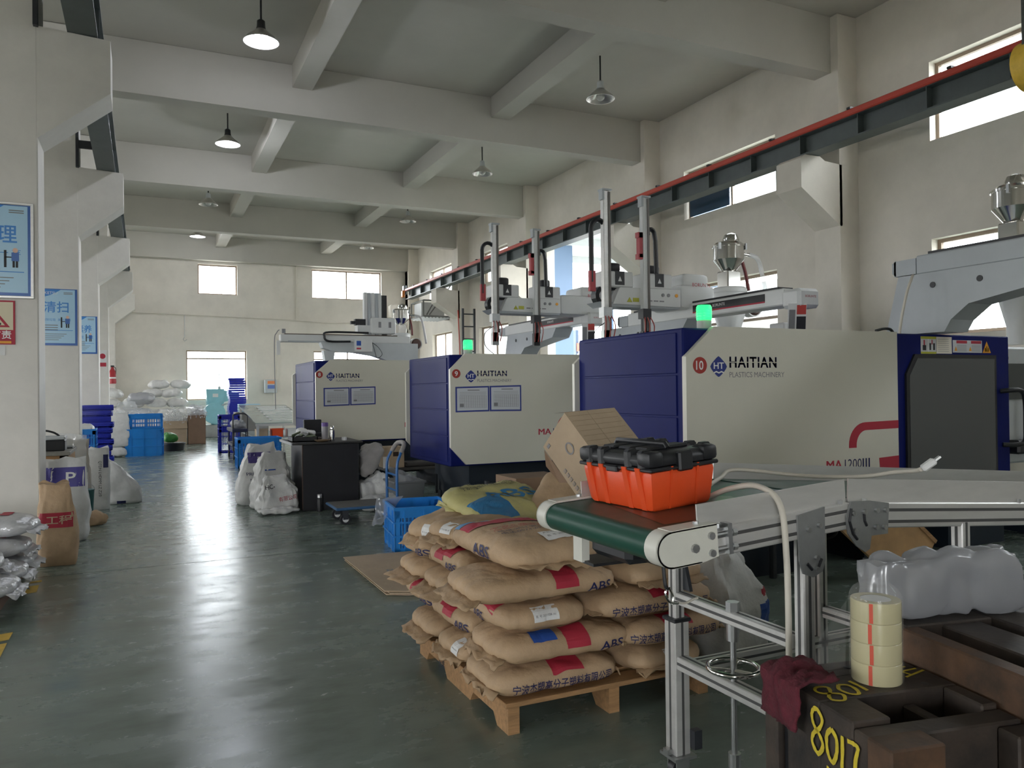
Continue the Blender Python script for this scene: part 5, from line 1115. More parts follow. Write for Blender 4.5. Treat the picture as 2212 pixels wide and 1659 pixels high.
# platform trolley
t=thing('platform_trolley','blue platform trolley with taped push handle behind the nearest crate','trolley',(2.4,9.05,0))
m=MB(); m.rb(1.93,2.69,8.76,9.34,.17,.20,.01); b=obj('platform',m,mat('trolley_blue',(.03,.10,.22),.5),t)
m=MB(); m.bb(1.95,2.67,8.78,9.32,.20,.204); obj('deck_mat',m,mat('grey_rubber',(.11,.105,.095),.7,var=.2),b)
for x in (2.05,2.56):
    for y in (8.84,9.26):
        m=MB(); m.cyl((x,y-.018,.062),(x,y+.018,.062),.062,n=18); w=obj('wheel',m,M_BLK,t,40)
        m=MB(); m.cyl((x,y-.021,.062),(x,y+.021,.062),.035,n=14); obj('hub',m,M_PAPER,w,40)
        m=MB(); m.bb(x-.03,x+.03,y-.03,y-.024,.06,.17); m.bb(x-.03,x+.03,y+.024,y+.03,.06,.17); obj('fork',m,M_DKSTEEL,w)
m=MB(); m.tube(spline([(2.660,8.84,.20),(2.660,8.84,.62),(2.700,8.85,.75),(2.745,8.88,.84)],5),.017,8); m.tube(spline([(2.660,9.26,.20),(2.660,9.26,.62),(2.700,9.25,.75),(2.745,9.22,.84)],5),.017,8)
for z in (.34,.52): m.tube([(2.660,8.84,z),(2.660,9.26,z)],.013,8)
h=obj('push_handle',m,mat('trolley_tube_blue',(.02,.13,.38),.35),t,60)
m=MB(); m.tube(spline([(2.715,8.86,.78),(2.760,8.89,.86),(2.780,8.97,.89),(2.780,9.13,.89),(2.760,9.21,.86),(2.715,9.24,.78)],5),.027,9); obj('taped_grip',m,mat('grey_tape',(.30,.28,.27),.5,var=.3,scale=40),h,60)
# black cabinet with its tools
t=thing('black_cabinet','black steel tool cabinet with clutter on top beside the aisle','cabinet',(2.15,10.45,0))
m=MB(); m.rb(1.80,2.52,10.08,10.92,.0,.84,.006); obj('cabinet_body',m,mat('black_cabinet_paint',(.012,.012,.016),.5,var=.3),t)
m=MB(); m.rb(1.66,2.56,10.02,10.98,.842,.868,.006); obj('tabletop',m,mat('worn_black_top',(.035,.033,.032),.5,var=.4),t)
m=MB(); m.bb(1.655,1.67,10.02,10.98,.84,.87); obj('metal_edge',m,M_CHROME,t)
m=MB(); m.bb(1.795,1.805,10.075,10.10,.02,.83); obj('corner_strip',m,mat('rust_strip',(.07,.04,.03),.6),t)
zt=.869
t=thing('parts_tray','black tray heaped with greenish plastic parts on the cabinet','tray',(1.85,10.35,zt))
m=MB(); m.bb(1.70,2.02,10.2,10.55,zt,zt+.012); m.bb(1.70,1.712,10.2,10.55,zt,zt+.06); m.bb(2.008,2.02,10.2,10.55,zt,zt+.06); m.bb(1.70,2.02,10.2,10.212,zt,zt+.06); m.bb(1.70,2.02,10.538,10.55,zt,zt+.06); obj('tray_body',m,M_BLK,t)
for k in range(14):
    M=rot3(random.uniform(-40,40),random.uniform(-40,40),random.uniform(0,180),(random.uniform(1.74,1.98),random.uniform(10.24,10.5),zt+.05+.004*k)); m=MB(); m.rb(-.06,.06,-.02,.02,-.006,.006,.004,1,M); obj('plastic_part',m,mat('olive_plastic',(.16,.19,.12),.4) if k%3 else M_CHROME,t)
bag('white_rag','crumpled white rag on the tray of parts on the cabinet','rag',(.22,.18,.10),(1.90,10.42,zt+.07),20,m=M_PAPER,seed=71,flaps=(0,0),wr=.045,res=(16,12))
t=thing('tool_case','open black tool case standing at the back of the cabinet','case',(2.05,10.72,zt)); m=MB(); m.rb(1.96,2.22,10.62,10.85,zt,zt+.09,.008); obj('case_base',m,M_BLK,t); m=MB(); m.rb(1.96,2.2,10.85,10.90,zt+.05,zt+.26,.008,1,rot3()); obj('case_lid',m,M_BLK,t)
def bottle(label,x,y,z,r,h,mb_,mc,neck=.75,name='bottle'):
    t=thing(name,label,'bottle',(x,y,z)); m=MB(); m.lathe([(r*.95,0),(r,.008),(r,h*.72),(r*neck,h*.8)],(x,y,z),20,capb=True,capt=True); obj('bottle_body',m,mb_,t,40)
    m=MB(); m.lathe([(r*neck*1.06,h*.79),(r*neck*1.06,h*.97),(r*neck*.9,h)],(x,y,z),20,capt=True,capb=True); obj('cap',m,mc,t,40); return t
bottle('grey bottle with purple cap on the black cabinet',2.12,10.25,zt,.042,.24,mat('grey_bottle',(.26,.25,.27),.35),mat('purple_cap',(.13,.07,.28),.4),.98)
bottle('brushed steel flask on the black cabinet',2.19,10.14,zt,.036,.20,M_STAIN,M_STAIN,.6)
bottle('black thermos flask standing on the floor by the black cabinet',1.99,9.98,0,.036,.22,M_BLK,M_CHROME,.8,'thermos')
m=MB(); m.lathe([(.0,.004),(.07,.004),(.10,.02),(.105,.024),(.1,.026),(.07,.009),(0,.009)],(2.06,10.12,zt),20); tag(obj('brown_dish',m,mat('brown_dish',(.22,.15,.08),.5),None,40),'shallow brown dish on the front edge of the cabinet','dish')
m=MB(); m.lathe([(.015,0),(.032,.002),(.034,.02),(.034,.035),(.03,.045),(.015,.047)],(2.36,10.2,zt),18,capb=True,capt=True); tag(obj('tape_roll',m,M_PAPER,None,40),'small white roll on the right of the black cabinet','roll')
bag('brown_glove','pair of brown work gloves lying on the black cabinet','gloves',(.26,.16,.06),(2.02,10.34,zt),30,m=mat('brown_leather',(.06,.045,.035),.8),seed=72,flaps=(0,0),wr=.03,res=(14,10))
# sacks around the cabinet
RS=dict(res=(24,16))
GS='white sacks heaped left of the cabinet'
sk=lambda lab,size,loc,rz,ry,seed,pr=(),m_=None,wr=.03,ends=.3,rx=0,name='plastic_sack',group=None,fl=(0,0): bag(name,lab,'sack',size,loc,rz,rx,ry,m=m_ or M_SACK,seed=seed,prints=pr,flaps=fl,wr=wr,ends=ends,group=group,flapm=M_SACK,res=(26,18))
upright('plastic_sack','white sack with purple print standing behind the others, left of the cabinet',(.56,.36,.80),(1.40,11.15,0),8,M_SACK,81,[('patch',-.16,.14,.56,.70,mat('purple_print',(.06,.04,.2),.6)),('text','PROPYLENE',False,-.2,.40,.36,.04,M_NAVYINK,0),('text','NET: 25KG',False,-.16,.33,.24,.03,M_NAVYINK,0)],top=.25,wtop=.6,lean=(.06,0),wr=.035,group=GS)
upright('plastic_sack','tall white sack with a blue tie leaning on the cabinet side',(.50,.40,.72),(1.50,10.64,0),6,M_SACK,82,[('patch',-.12,.02,.50,.515,M_BLUEINK),('patch',-.1,.05,.38,.392,M_BLUEINK)],top=.3,wtop=.55,lean=(.02,0),wr=.05,group=GS)
upright('plastic_sack','white sack with red Chinese lettering slumped at the cabinet foot',(.46,.34,.46),(1.53,10.22,0),0,M_SACK,83,[('text','有限公司',False,-.02,.14,.22,.06,M_REDINK,8),('text','HC-',True,-.18,.30,.12,.05,M_BLACKINK,5)],top=.4,wtop=.6,lean=(-.05,.05),wr=.06,group=GS)
sk('empty white sack lying flat on the floor at the cabinet foot',(.48,.30,.10),(1.50,10.05,.0),10,0,84,group=GS,wr=.04)
sk('crumpled grey sack on the right of the cabinet, upper one',(.46,.42,.32),(2.86,10.45,.36),0,-60,85,m_=mat('grey_sack',(.42,.40,.38),.5,var=.2,bump=.5,bscale=12),wr=.06)
sk('shiny white sack on the right of the cabinet, lower one',(.50,.46,.40),(2.84,10.28,.0),0,-20,86,wr=.06)
sk('white sack lying low behind the trolley platform',(.55,.40,.22),(2.72,9.75,.0),0,0,87,wr=.04)
t=thing('grey_bin','grey plastic bin behind the blue trolley handle','bin',(3.06,9.95,0)); m=MB(); taper_box(m,.20,.26,0,.34,.86,1.,.015,Matrix.Translation((3.06,9.85,0))); obj('bin_body',m,mat('grey_plastic',(.20,.21,.22),.45),t,40); m=MB(); m.rb(2.845,3.275,9.58,10.12,.325,.355,.008); obj('bin_rim',m,mat('grey_plastic'),t)
film('film_sheet','clear film bulging out of the grey bin',[(2.88,9.62,.34),(3.2,9.62,.36),(3.18,10.05,.42),(2.9,10.08,.5)],amp=.08,seed=5,n=12)
t=thing('low_bench','low dark bench between machines 8 and 9','bench',(3.45,10.75,0)); m=MB(); m.rb(3.0,3.95,10.5,11.0,.40,.44,.006); obj('bench_top',m,mat('dark_board',(.05,.045,.04),.6),t)
for x in (3.05,3.9):
    for y in (10.55,10.95): m=MB(); m.bb(x-.02,x+.02,y-.02,y+.02,0,.40); obj('leg',m,M_DKSTEEL,t)
m=MB(); m.rb(3.3,3.85,10.52,10.9,.441,.50,.02); tag(obj('black_cushion',m,mat('dark_rubber',(.04,.036,.033),.8)),'dark padded cushion on the low bench under machine 9','cushion')
t=thing('cardboard_box','small pale cardboard box with a hand hole on the low bench','box',(3.12,10.7,.44)); m=MB(); m.bb(3.0,3.28,10.55,10.85,.441,.73); b=obj('carton',m,M_CARD,t); m=MB(); m.rb(3.12,3.2,10.546,10.552,.60,.66,.02*.1); obj('hand_hole',m,mat('dark_brown_hole',(.05,.03,.02),.8),t); m=MB(); m.bb(2.98,3.06,10.545,10.56,.441,.60); obj('white_sheet',m,M_PAPER,t)
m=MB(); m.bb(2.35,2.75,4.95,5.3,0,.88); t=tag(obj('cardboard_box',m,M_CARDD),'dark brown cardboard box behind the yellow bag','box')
# ---------------------------------------------------------------- light table and things behind it
t=thing('light_table','sloping glass inspection table with white frames left of machine 8','table',(2.75,18.6,0))
LT=lambda u,v:Vector((2.15+u*1.15,17.5+v*3.4,.86+v*.34))
m=MB(); m.add([LT(0,0),LT(1,0),LT(1,1),LT(0,1)]+[LT(0,0)-Vector((0,0,.025)),LT(1,0)-Vector((0,0,.025)),LT(1,1)-Vector((0,0,.025)),LT(0,1)-Vector((0,0,.025))],[(0,1,2,3),(7,6,5,4),(0,4,5,1),(1,5,6,2),(2,6,7,3),(3,7,4,0)]); obj('glass_top',m,mat('greenish_glass_top',(.30,.37,.35),.12,var=.1),t)
m=MB(); m.add([LT(0,-.005)+Vector((0,-.01,-.03)),LT(1,-.005)+Vector((0,-.01,-.03)),LT(1,-.005)+Vector((0,-.01,-.06)),LT(0,-.005)+Vector((0,-.01,-.06))],[(0,1,2,3)]); m.bb(2.15,3.3,17.49,17.52,.79,.84); obj('front_rail',m,M_ALU,t)
for k in range(6):
    a=LT(.36,.1+k*.13); q=MB()
    for (u0,u1,v0,v1) in ((.30,.95,.10+k*.14,.115+k*.14),(.30,.95,.165+k*.14,.18+k*.14),(.30,.335,.10+k*.14,.18+k*.14),(.915,.95,.10+k*.14,.18+k*.14)):
        q.add([LT(u0,v0)+Vector((0,0,.006)),LT(u1,v0)+Vector((0,0,.006)),LT(u1,v1)+Vector((0,0,.006)),LT(u0,v1)+Vector((0,0,.006)),LT(u0,v0),LT(u1,v0),LT(u1,v1),LT(u0,v1)],[(0,1,2,3),(0,4,5,1),(1,5,6,2),(2,6,7,3),(3,7,4,0)])
    tag(obj('moulded_panel',q,M_PAPER),'white moulded frame on the light table, number %s from the front'%('one','two','three','four','five','six')[k],'frame',group='white frames on the light table')
for x in (2.2,3.25):
    for y,z in ((17.56,.80),(20.8,1.12)): m=MB(); m.bb(x-.025,x+.025,y-.025,y+.025,0,z); obj('leg',m,M_ALU,t)
m=MB(); m.bb(2.18,3.27,17.5,20.8,.52,.54); obj('lower_shelf',m,M_LG,t)
for x,c,lab in ((2.30,M_CARD,'brown'),(2.62,M_ORANGE,'orange'),(2.95,M_PAPER,'white')):
    t=thing('parts_box','%s parts box on the shelf under the light table'%lab,'box',(x,17.75,.541)); m=MB(); m.bb(x-.12,x+.12,17.62,17.63,.541,.72); m.bb(x-.12,x+.12,17.89,17.90,.541,.72); m.bb(x-.12,x-.11,17.62,17.9,.541,.72); m.bb(x+.11,x+.12,17.62,17.9,.541,.72); m.bb(x-.12,x+.12,17.62,17.9,.541,.55); obj('box_shell',m,c,t); m=MB(); m.bb(x-.13,x+.13,17.61,17.62,.70,.73); obj('box_rim',m,c,t)
crate('pale blue basket standing at the far end of the light table',(2.45,21.3,1.02),0,(.5,.4,.2),mat('pale_blue_plastic',(.38,.58,.70),.4),pitch=.05)
m=MB(); m.bb(2.1,2.9,21.0,21.6,.0,1.015); tag(obj('side_bench',m,mat('grey_bench',(.22,.21,.2),.6)),'grey bench behind the light table carrying the pale blue basket','bench')
# hand cart with arch handle
t=thing('hand_cart','dark blue cart with black arched handle beside the light table','cart',(2.05,19.3,0)); m=MB(); m.rb(1.78,2.12,18.6,19.9,.30,.36,.01); obj('cart_deck',m,mat('dark_blue_steel',(.015,.02,.06),.5),t); m=MB(); m.rb(1.78,2.12,18.6,19.9,.62,.70,.01); obj('cart_shelf',m,mat('dark_blue_steel'),t)
m=MB(); m.tube(spline([(1.80,18.62,.2),(1.80,18.62,.95),(1.83,18.62,1.02),(1.9,18.62,1.04),(2.04,18.62,1.04),(2.10,18.62,1.0),(2.11,18.62,.92),(2.11,18.62,.2)],5),.016,8); obj('arch_handle',m,M_BLK,t,60)
for x in (1.82,2.08):
    for y in (18.68,19.82): m=MB(); m.cyl((x-.02,y,.06),(x+.02,y,.06),.06,n=14); obj('wheel',m,M_BLK,t,40); m=MB(); m.bb(x-.012,x+.012,y-.02,y+.02,.06,.62); obj('post',m,mat('dark_blue_steel'),t)
sk('white film sack on the hand cart',(.5,.3,.2),(1.96,19.2,.70),90,0,91,m_=M_MILKY,wr=.06)
crate('cobalt blue crate beside the hand cart',(1.95,21.2,0),0,(.5,.42,.62),M_NAVY,slats=True,pitch=.06)
crate('cobalt blue crate with a paper tag on the other crate by the hand cart',(1.95,21.2,.622),0,(.5,.42,.34),M_NAVY,slats=True,pitch=.06)
# tall stack of thin navy trays
t0=None; NT=26
for k in range(NT):
    lab='%s thin navy tray from the bottom in the tall stack by the light table'%('first,second,third,fourth,fifth,sixth,seventh,eighth,ninth,tenth,eleventh,twelfth,thirteenth,fourteenth,fifteenth,sixteenth,seventeenth,eighteenth,nineteenth,twentieth,twenty-first,twenty-second,twenty-third,twenty-fourth,twenty-fifth,topmost').split(',')[k]
    if t0 is None:
        t0=thing('stacked_tray',lab,'tray',(0,0,0),group='thin navy trays in the tall stack')
        m=MB(); m.bb(-.21,.21,-.28,.28,.0,.012); obj('tray_floor',m,M_NAVY,t0,None,False); m=MB(); m.bb(-.22,.22,-.29,-.275,.0,.060); m.bb(-.22,.22,.275,.29,.0,.060); m.bb(-.22,-.205,-.29,.29,.0,.060); m.bb(.205,.22,-.29,.29,.0,.060); obj('tray_wall',m,M_NAVY,t0,None,False)
        t0.location=(2.44,24.0,.22)
    else: clone(t0,(2.44+.02*math.sin(k*.9)-.0012*k,24.0,.22+k*.0665),None,lab)
m=MB(); m.rb(2.2,2.68,23.65,24.35,.10,.215,.01); tag(obj('tray_dolly',m,mat('dark_blue_steel')),'low dark dolly under the tall stack of navy trays','dolly')
for x in (2.26,2.62):
    for y in (23.75,24.25):
        m=MB(); m.cyl((x-.02,y,.05),(x+.02,y,.05),.05,n=12); o=obj('dolly_wheel',m,M_BLK,bpy.data.objects['tray_dolly'],40)
# ---------------------------------------------------------------- light blue granulator
t=thing('granulator','pale blue granulator with round housing in front of the bright end window','machine',(2.2,29.2,0))
m=MB(); m.rb(1.80,2.62,28.75,29.7,.0,.42,.02); obj('base_block',m,mat('grey_concrete_block',(.36,.38,.36),.8,var=.15),t)
m=MB(); m.prism([(2.12,.42),(2.46,.42),(2.5,1.05),(2.52,1.66),(1.93,1.66),(1.97,1.1)],'Y',28.95,29.55); bd=obj('hopper_body',m,M_SKYB,t)
m=MB(); m.prism([(2.5,1.2),(3.02,1.34),(3.02,1.50),(2.5,1.62)],'Y',29.0,29.5); obj('feed_chute',m,M_SKYB,t)
m=MB(); m.cyl((2.18,28.72,.82),(2.18,28.95,.82),.36,n=32); obj('round_housing',m,M_SKYB,t,40)
m=MB(); m.tube([(2.62+.3*math.cos(R(a)),28.9,.85+.3*math.sin(R(a))) for a in range(0,361,20)],.03,6,cap=False); m.cyl((2.62,28.88,.85),(2.62,28.92,.85),.06,n=10); obj('flywheel',m,M_LG,t,60)
m=MB(); m.bb(2.14,2.32,28.945,28.952,1.38,1.5); obj('label_plate',m,M_PAPER,bd); m=MB(); m.tube([(2.38,29.2,1.66),(2.38,29.2,2.2)],.015,6); m.cyl((2.38,29.2,1.66),(2.38,29.2,1.75),.05,n=10); obj('stirrer_rod',m,M_LG,t)
m=MB(); m.bb(2.68,2.84,28.6,28.64,.12,.55,); obj('leaning_plate',m,M_BLK,t)
# control box on the end wall
t=thing('wall_control_box','grey control box with orange and blue labels on the end wall','control box',(4.3,30.4,1.5)); m=MB(); m.rb(4.05,4.5,30.28,30.47,1.50,2.0,.02); b=obj('box_body',m,M_LG,t); m=MB(); m.bb(4.16,4.44,30.272,30.28,1.84,1.95); obj('orange_label',m,mat('orange_label',(.8,.25,.08),.5),b); m=MB(); m.bb(4.16,4.44,30.272,30.28,1.66,1.8); obj('blue_label',m,mat('blue_label',(.12,.2,.5),.5),b)
m=MB(); m.tube([(4.5,30.44,2.0),(4.55,30.44,2.05),(4.56,30.44,3.6)],.014,6); m.tube([(4.4,30.42,1.5),(4.4,30.42,.9)],.014,6); obj('conduit',m,M_WALL,t)
# ---------------------------------------------------------------- heap of white sacks at the end wall
ORD=('leftmost','second','third','rightmost')
def pile(rows):
    k=0
    for z,y,xs,nm in rows:
        for i,x in enumerate(xs):
            k+=1; r_=random.uniform(-25,25)
            bag('white_sack','%s white sack of the %s in the heap by the end wall'%(ORD[i],nm),'sack',(.72+random.uniform(-.05,.05),.48,.34),(x,y+random.uniform(-.06,.06),z),r_,random.uniform(-7,7),random.uniform(-10,10),m=M_SACK,seed=100+k,flaps=(0,0),wr=.03,ends=.55,taper=.25,group='white sacks heaped at the end wall',flapm=M_SACK,res=(18,12),e=3)
pile([(.0,28.3,(-.95,-.15,.65,1.35),'ground row'),(.36,28.5,(-1.0,-.2,.6,1.3),'second row'),(.72,28.7,(-.9,-.1,.65,1.35),'third row'),(1.06,28.9,(-1.05,-.35,.35,1.0),'fourth row'),(1.38,29.1,(-1.0,.25,.85),'fifth row'),(1.68,29.3,(.45,1.12),'top row')])
bag('white_sack','clear plastic sack with a blue label lying on the heap of white sacks','sack',(.8,.6,.42),(-.1,28.25,1.16),8,-12,0,m=M_MILKY,seed=140,flaps=(0,0),wr=.05,ends=.3,prints=[('patch','top',.05,.28,-.12,.06,M_BLUEINK)],res=(20,14),group='white sacks heaped at the end wall')
# boxes with plastic scrap
def carton(label,x0,x1,y0,y1,h,m_=None,fl=True):
    t=thing('cardboard_box',label,'box',((x0+x1)/2,(y0+y1)/2,0)); mm=m_ or M_CARD; m=MB(); th=.008
    m.bb(x0,x1,y0,y0+th,0,h); m.bb(x0,x1,y1-th,y1,0,h); m.bb(x0,x0+th,y0,y1,0,h); m.bb(x1-th,x1,y0,y1,0,h); m.bb(x0,x1,y0,y1,0,th); obj('carton',m,mm,t)
    if fl:
        m=MB(); m.add([(x0,y0,h),(x1,y0,h),(x1+.02,y0-.06,h-.22),(x0+.02,y0-.06,h-.22)],[(0,1,2,3)]); obj('flap',m,mm,t)
    return t
def scrap(label,x0,x1,y0,y1,z,h,n,seed):
    q=MB(); rnd=random.Random(seed)
    for k in range(n):
        u,v=rnd.random(),rnd.random(); hh=z+h*(1-max(abs(u-.5),abs(v-.5))*1.6)*rnd.random(); M=rot3(rnd.uniform(-90,90),rnd.uniform(-90,90),rnd.uniform(0,360),(x0+(x1-x0)*u,y0+(y1-y0)*v,hh)); l=rnd.uniform(.08,.22); q.bb(-l/2,l/2,-.007,.007,-.007,.007,M); q.bb(l/2-.02,l/2,-.03,.03,-.005,.005,M)
    return tag(obj('runner_scrap',q,M_PAPER),label,'plastic scrap',kind='stuff')
carton('open brown cardboard box in front of the sack heap, holding white scrap',.50,1.14,25.3,25.9,.70); scrap('tangle of white plastic runners heaped in the open cardboard box',.5,1.14,25.3,25.9,.62,.55,260,5)
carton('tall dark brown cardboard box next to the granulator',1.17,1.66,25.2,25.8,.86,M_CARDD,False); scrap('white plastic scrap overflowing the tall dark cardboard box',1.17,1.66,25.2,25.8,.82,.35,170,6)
film('film_sheet','clear film draped over the tall dark cardboard box',[(1.15,25.18,.9),(1.68,25.18,.92),(1.7,25.5,1.15),(1.2,25.5,1.2)],amp=.08,seed=9)
t=thing('black_tray','low black tray on the floor beside the blue boxes','tray',(.66,22.6,0)); m=MB(); m.lathe([(.0,.0),(.30,.0),(.33,.19),(.34,.19),(.345,.17),(.345,.2),(.31,.2),(.28,.02),(0,.02)],(.66,22.75,0),20); obj('tray_body',m,M_BLK,t,40); m=MB(); m.cyl((.66,22.75,.205),(.66,22.75,.21),.3,n=18); obj('tray_fill',m,M_BLK,t)
bag('green_pack','green and cream pack lying in the black tray','pack',(.34,.26,.28),(.58,22.7,.215),20,20,10,m=mat('green_film',(.06,.26,.05),.4),seed=150,flaps=(0,0),wr=.03,res=(14,10))
crate('lower blue solid box of the pair by the sack heap',(.0,21.3,0),-4,(.82,.60,.66),slats=False); crate('upper blue lattice crate on the solid blue box by the sack heap',(.03,21.35,.662),-2,(.74,.52,.36),pitch=.05)
film('film_sheet','clear film sheets lying in the upper blue crate',[(-.4,21.1,1.03),(.3,21.1,1.05),(.35,21.6,1.12),(-.5,21.6,1.2)],amp=.08,seed=12)
upright('plastic_sack','plump white sack standing on another sack beside the blue boxes',(.56,.40,.80),(-.60,21.2,.245),0,M_SACK,151,top=.6,wtop=.9,wr=.03); sk('squashed white sack under the plump one beside the blue boxes',(.56,.48,.30),(-.64,21.2,.0),0,0,152)
film('film_sheet','clear film standing up behind the plump white sack',[(-.7,21.6,.9),(-.1,21.6,.8),(-.2,21.7,1.35),(-.6,21.7,1.3)],amp=.1,seed=15)
# navy crate stack on the left
t0=None
for k in range(11):
    loc=(-.90+.03*math.sin(k*2.1),18.35,.118*k)
    nm=('lowest','second','third','fourth','fifth','sixth','seventh','eighth','ninth','tenth','topmost')[k]
    lab='%s cobalt blue crate of the stack beside the white columns, counted from the floor'%nm
    if t0 is None:
        t0=thing('stack_crate',lab,'crate',(0,0,0),group='cobalt blue crates in the left stack'); crate_parts(t0,.56,.42,.110,M_NAVY,True,pitch=.05); t0.location=loc
    else: clone(t0,loc,R(random.uniform(-3,3)),lab)
crate('bright blue lattice crate half hidden by the white column',(-1.02,16.4,.42),0,(.42,.5,.46),pitch=.04); crate('blue lattice crate under the one half hidden by the column',(-1.02,16.4,0),0,(.42,.5,.418),pitch=.04)
sk('white bundle in the blue crate half hidden by the column',(.36,.4,.2),(-1.02,16.4,.80),0,0,155,wr=.02)
# ---------------------------------------------------------------- workbench and sacks by the first column
t=thing('workbench','worn workbench with blue legs behind the nearest column','table',(-1.15,10.0,0)); m=MB(); m.rb(-1.62,-.72,9.55,10.5,.86,.90,.006); obj('bench_top',m,mat('worn_grey_board',(.28,.27,.24),.7,var=.3),t)
m=MB(); m.bb(-1.6,-.74,9.57,9.6,.72,.86); m.bb(-.77,-.74,9.57,10.48,.72,.86); obj('apron',m,M_WOOD,t)
for x in (-1.58,-.79):
    for y in (9.6,10.42): m=MB(); m.bb(x-.03,x+.03,y-.03,y+.03,0,.86); obj('leg',m,mat('blue_leg_paint',(.02,.08,.22),.5),t)
t=thing('tool_box','small black and grey tool case on the workbench','case',(-.92,9.9,.9)); m=MB(); m.rb(-1.06,-.78,9.7,9.95,.901,1.02,.01); obj('case_body',m,M_BLK,t); m=MB(); m.rb(-1.06,-.78,9.7,9.95,1.022,1.06,.01); obj('case_lid',m,M_LG,t); m=MB(); m.tube(spline([(-1.05,9.8,1.06),(-1.0,9.8,1.12),(-.9,9.8,1.10),(-.84,9.8,1.06)],5),.012,6); obj('case_handle',m,M_BLK,t)
m=MB(); m.rb(-1.32,-1.10,9.7,10.0,.901,1.16,.004); tag(obj('small_carton',m,M_CARD),'small brown carton on the workbench behind the column','box')
m=MB(); m.rb(-.98,-.735,10.1,10.42,.901,.915,.004); tag(obj('black_folder',m,M_BLK),'flat black folder on the edge of the workbench','folder')
upright('paper_sack','tall brown paper sack with a red band standing beside the nearest column',(.30,.20,.72),(-.70,8.02,0),-4,M_KRAFT,160,[('patch',-.145,.145,.34,.47,M_REDINK),('text','工程',True,-.08,.37,.2,.075,mat('kraft_ink'),0)],top=.6,wtop=.8,lean=(-.04,0),wr=.018)
upright('plastic_sack','white sack with violet print and letter P against the workbench',(.42,.24,.84),(-.75,9.32,0),-4,M_SACK,161,[('patch',-.19,.19,.56,.76,mat('violet_print',(.07,.06,.30),.5)),('text','P',True,.02,.60,.09,.11,M_WHITEINK,0)],top=.5,wtop=.92,wr=.03)
sk('small crumpled brown paper sack on the floor by the workbench',(.42,.30,.18),(-.62,10.25,.0),30,0,162,m_=M_KRAFT,wr=.04,name='paper_sack')
upright('paper_sack','tall beige sack behind the workbench, next to the upright white sack',(.36,.24,.95),(-.80,11.12,0),0,mat('beige_sack',(.46,.42,.36),.6,var=.1,bump=.4,bscale=12),163,top=.5,wtop=.85,wr=.03)
film('film_sheet','clear film draped over the tall beige sack',[(-.95,10.98,1.05),(-.66,10.98,1.0),(-.64,10.95,.55),(-.92,10.95,.6)],amp=.06,seed=21)
t=thing('green_bucket','dark teal bucket between the workbench and the white sack','bucket',(-.68,10.62,.0)); m=MB(); m.lathe([(.0,0),(.09,0),(.11,.36),(.115,.37),(.105,.37),(.085,.02),(0,.02)],(-.66,10.66,0),18); obj('bucket_body',m,mat('dark_teal_plastic',(.02,.09,.09),.4),t,40); m=MB(); m.tube([(-.66+.112*math.cos(R(a)),10.66,.36+.09*math.sin(R(a))) for a in range(0,181,20)],.005,5); obj('bucket_handle',m,M_CHROME,t)
upright('plastic_sack','upright white sack with vertical black lettering by the aisle',(.31,.22,.80),(-.58,11.62,0),4,M_SACK,165,[('text','QTDN LHDMM LZ Z2/0',False,.02,.64,.46,.04,M_BLACKINK,-90),('patch',.08,.14,.55,.72,M_NAVYINK)],top=.7,wtop=.95,wr=.016)
upright('plastic_sack','half empty white sack slumped against the upright lettered sack',(.50,.34,.62),(-.30,12.15,0),0,M_SACK,166,[('patch',-.05,.06,.01,.05,M_NAVYINK)],top=.2,wtop=.25,lean=(-.35,0),wr=.04)
# ---------------------------------------------------------------- pallet of silver-white bags at the left edge
t=thing('wooden_pallet','dark wooden pallet under the silver white bags at the left edge','pallet',(-1.4,6.6,0))
M_DW=mat('dark_pallet_wood',(.13,.075,.045),.7,var=.3,scale=5)
for x in (-1.95,-1.45,-.97):
    m=MB(); m.bb(x-.05,x+.05,6.1,7.72,0,.11); obj('stringer',m,M_DW,t)
for k in range(9): m=MB(); m.bb(-2.0,-.90,6.1+k*.185,6.23+k*.185,.112,.135); obj('deck_board',m,M_DW,t)
SB=[('lowest near',(.66,.48,.16),(-1.13,6.35,.137),-4),('lowest middle',(.66,.48,.16),(-1.13,6.86,.137),3),('lowest far',(.66,.48,.16),(-1.13,7.38,.137),-5),('second-layer near',(.62,.48,.16),(-1.22,6.55,.272),8),('second-layer far',(.66,.48,.16),(-1.15,7.18,.272),-4),('topmost',(.72,.50,.19),(-1.14,7.30,.405),-6)]
for i,(nm,sz,loc,rz) in enumerate(SB):
    bag('film_bag','%s silver white resin bag on the pallet at the left edge'%nm,'bag',sz,loc,rz,0,0,m=M_SILVER,seed=170+i,flaps=(.5,1.1),flapm=M_SILVER,wr=.013,ends=.25,prints=[('patch','top',.1,.18,-.05,.16,M_REDINK),('text','top','PP',True,-.1,.05,.16,.1,M_BLACKINK)] if i>3 else (),group='silver white bags on the left pallet')
m=MB(); m.rb(-1.12,-.95,6.2,6.5,.405,.43,.003,1,rot3()); tag(obj('carton_scrap',m,M_CARD),'corner of a brown carton on the silver bags at the left edge','cardboard')
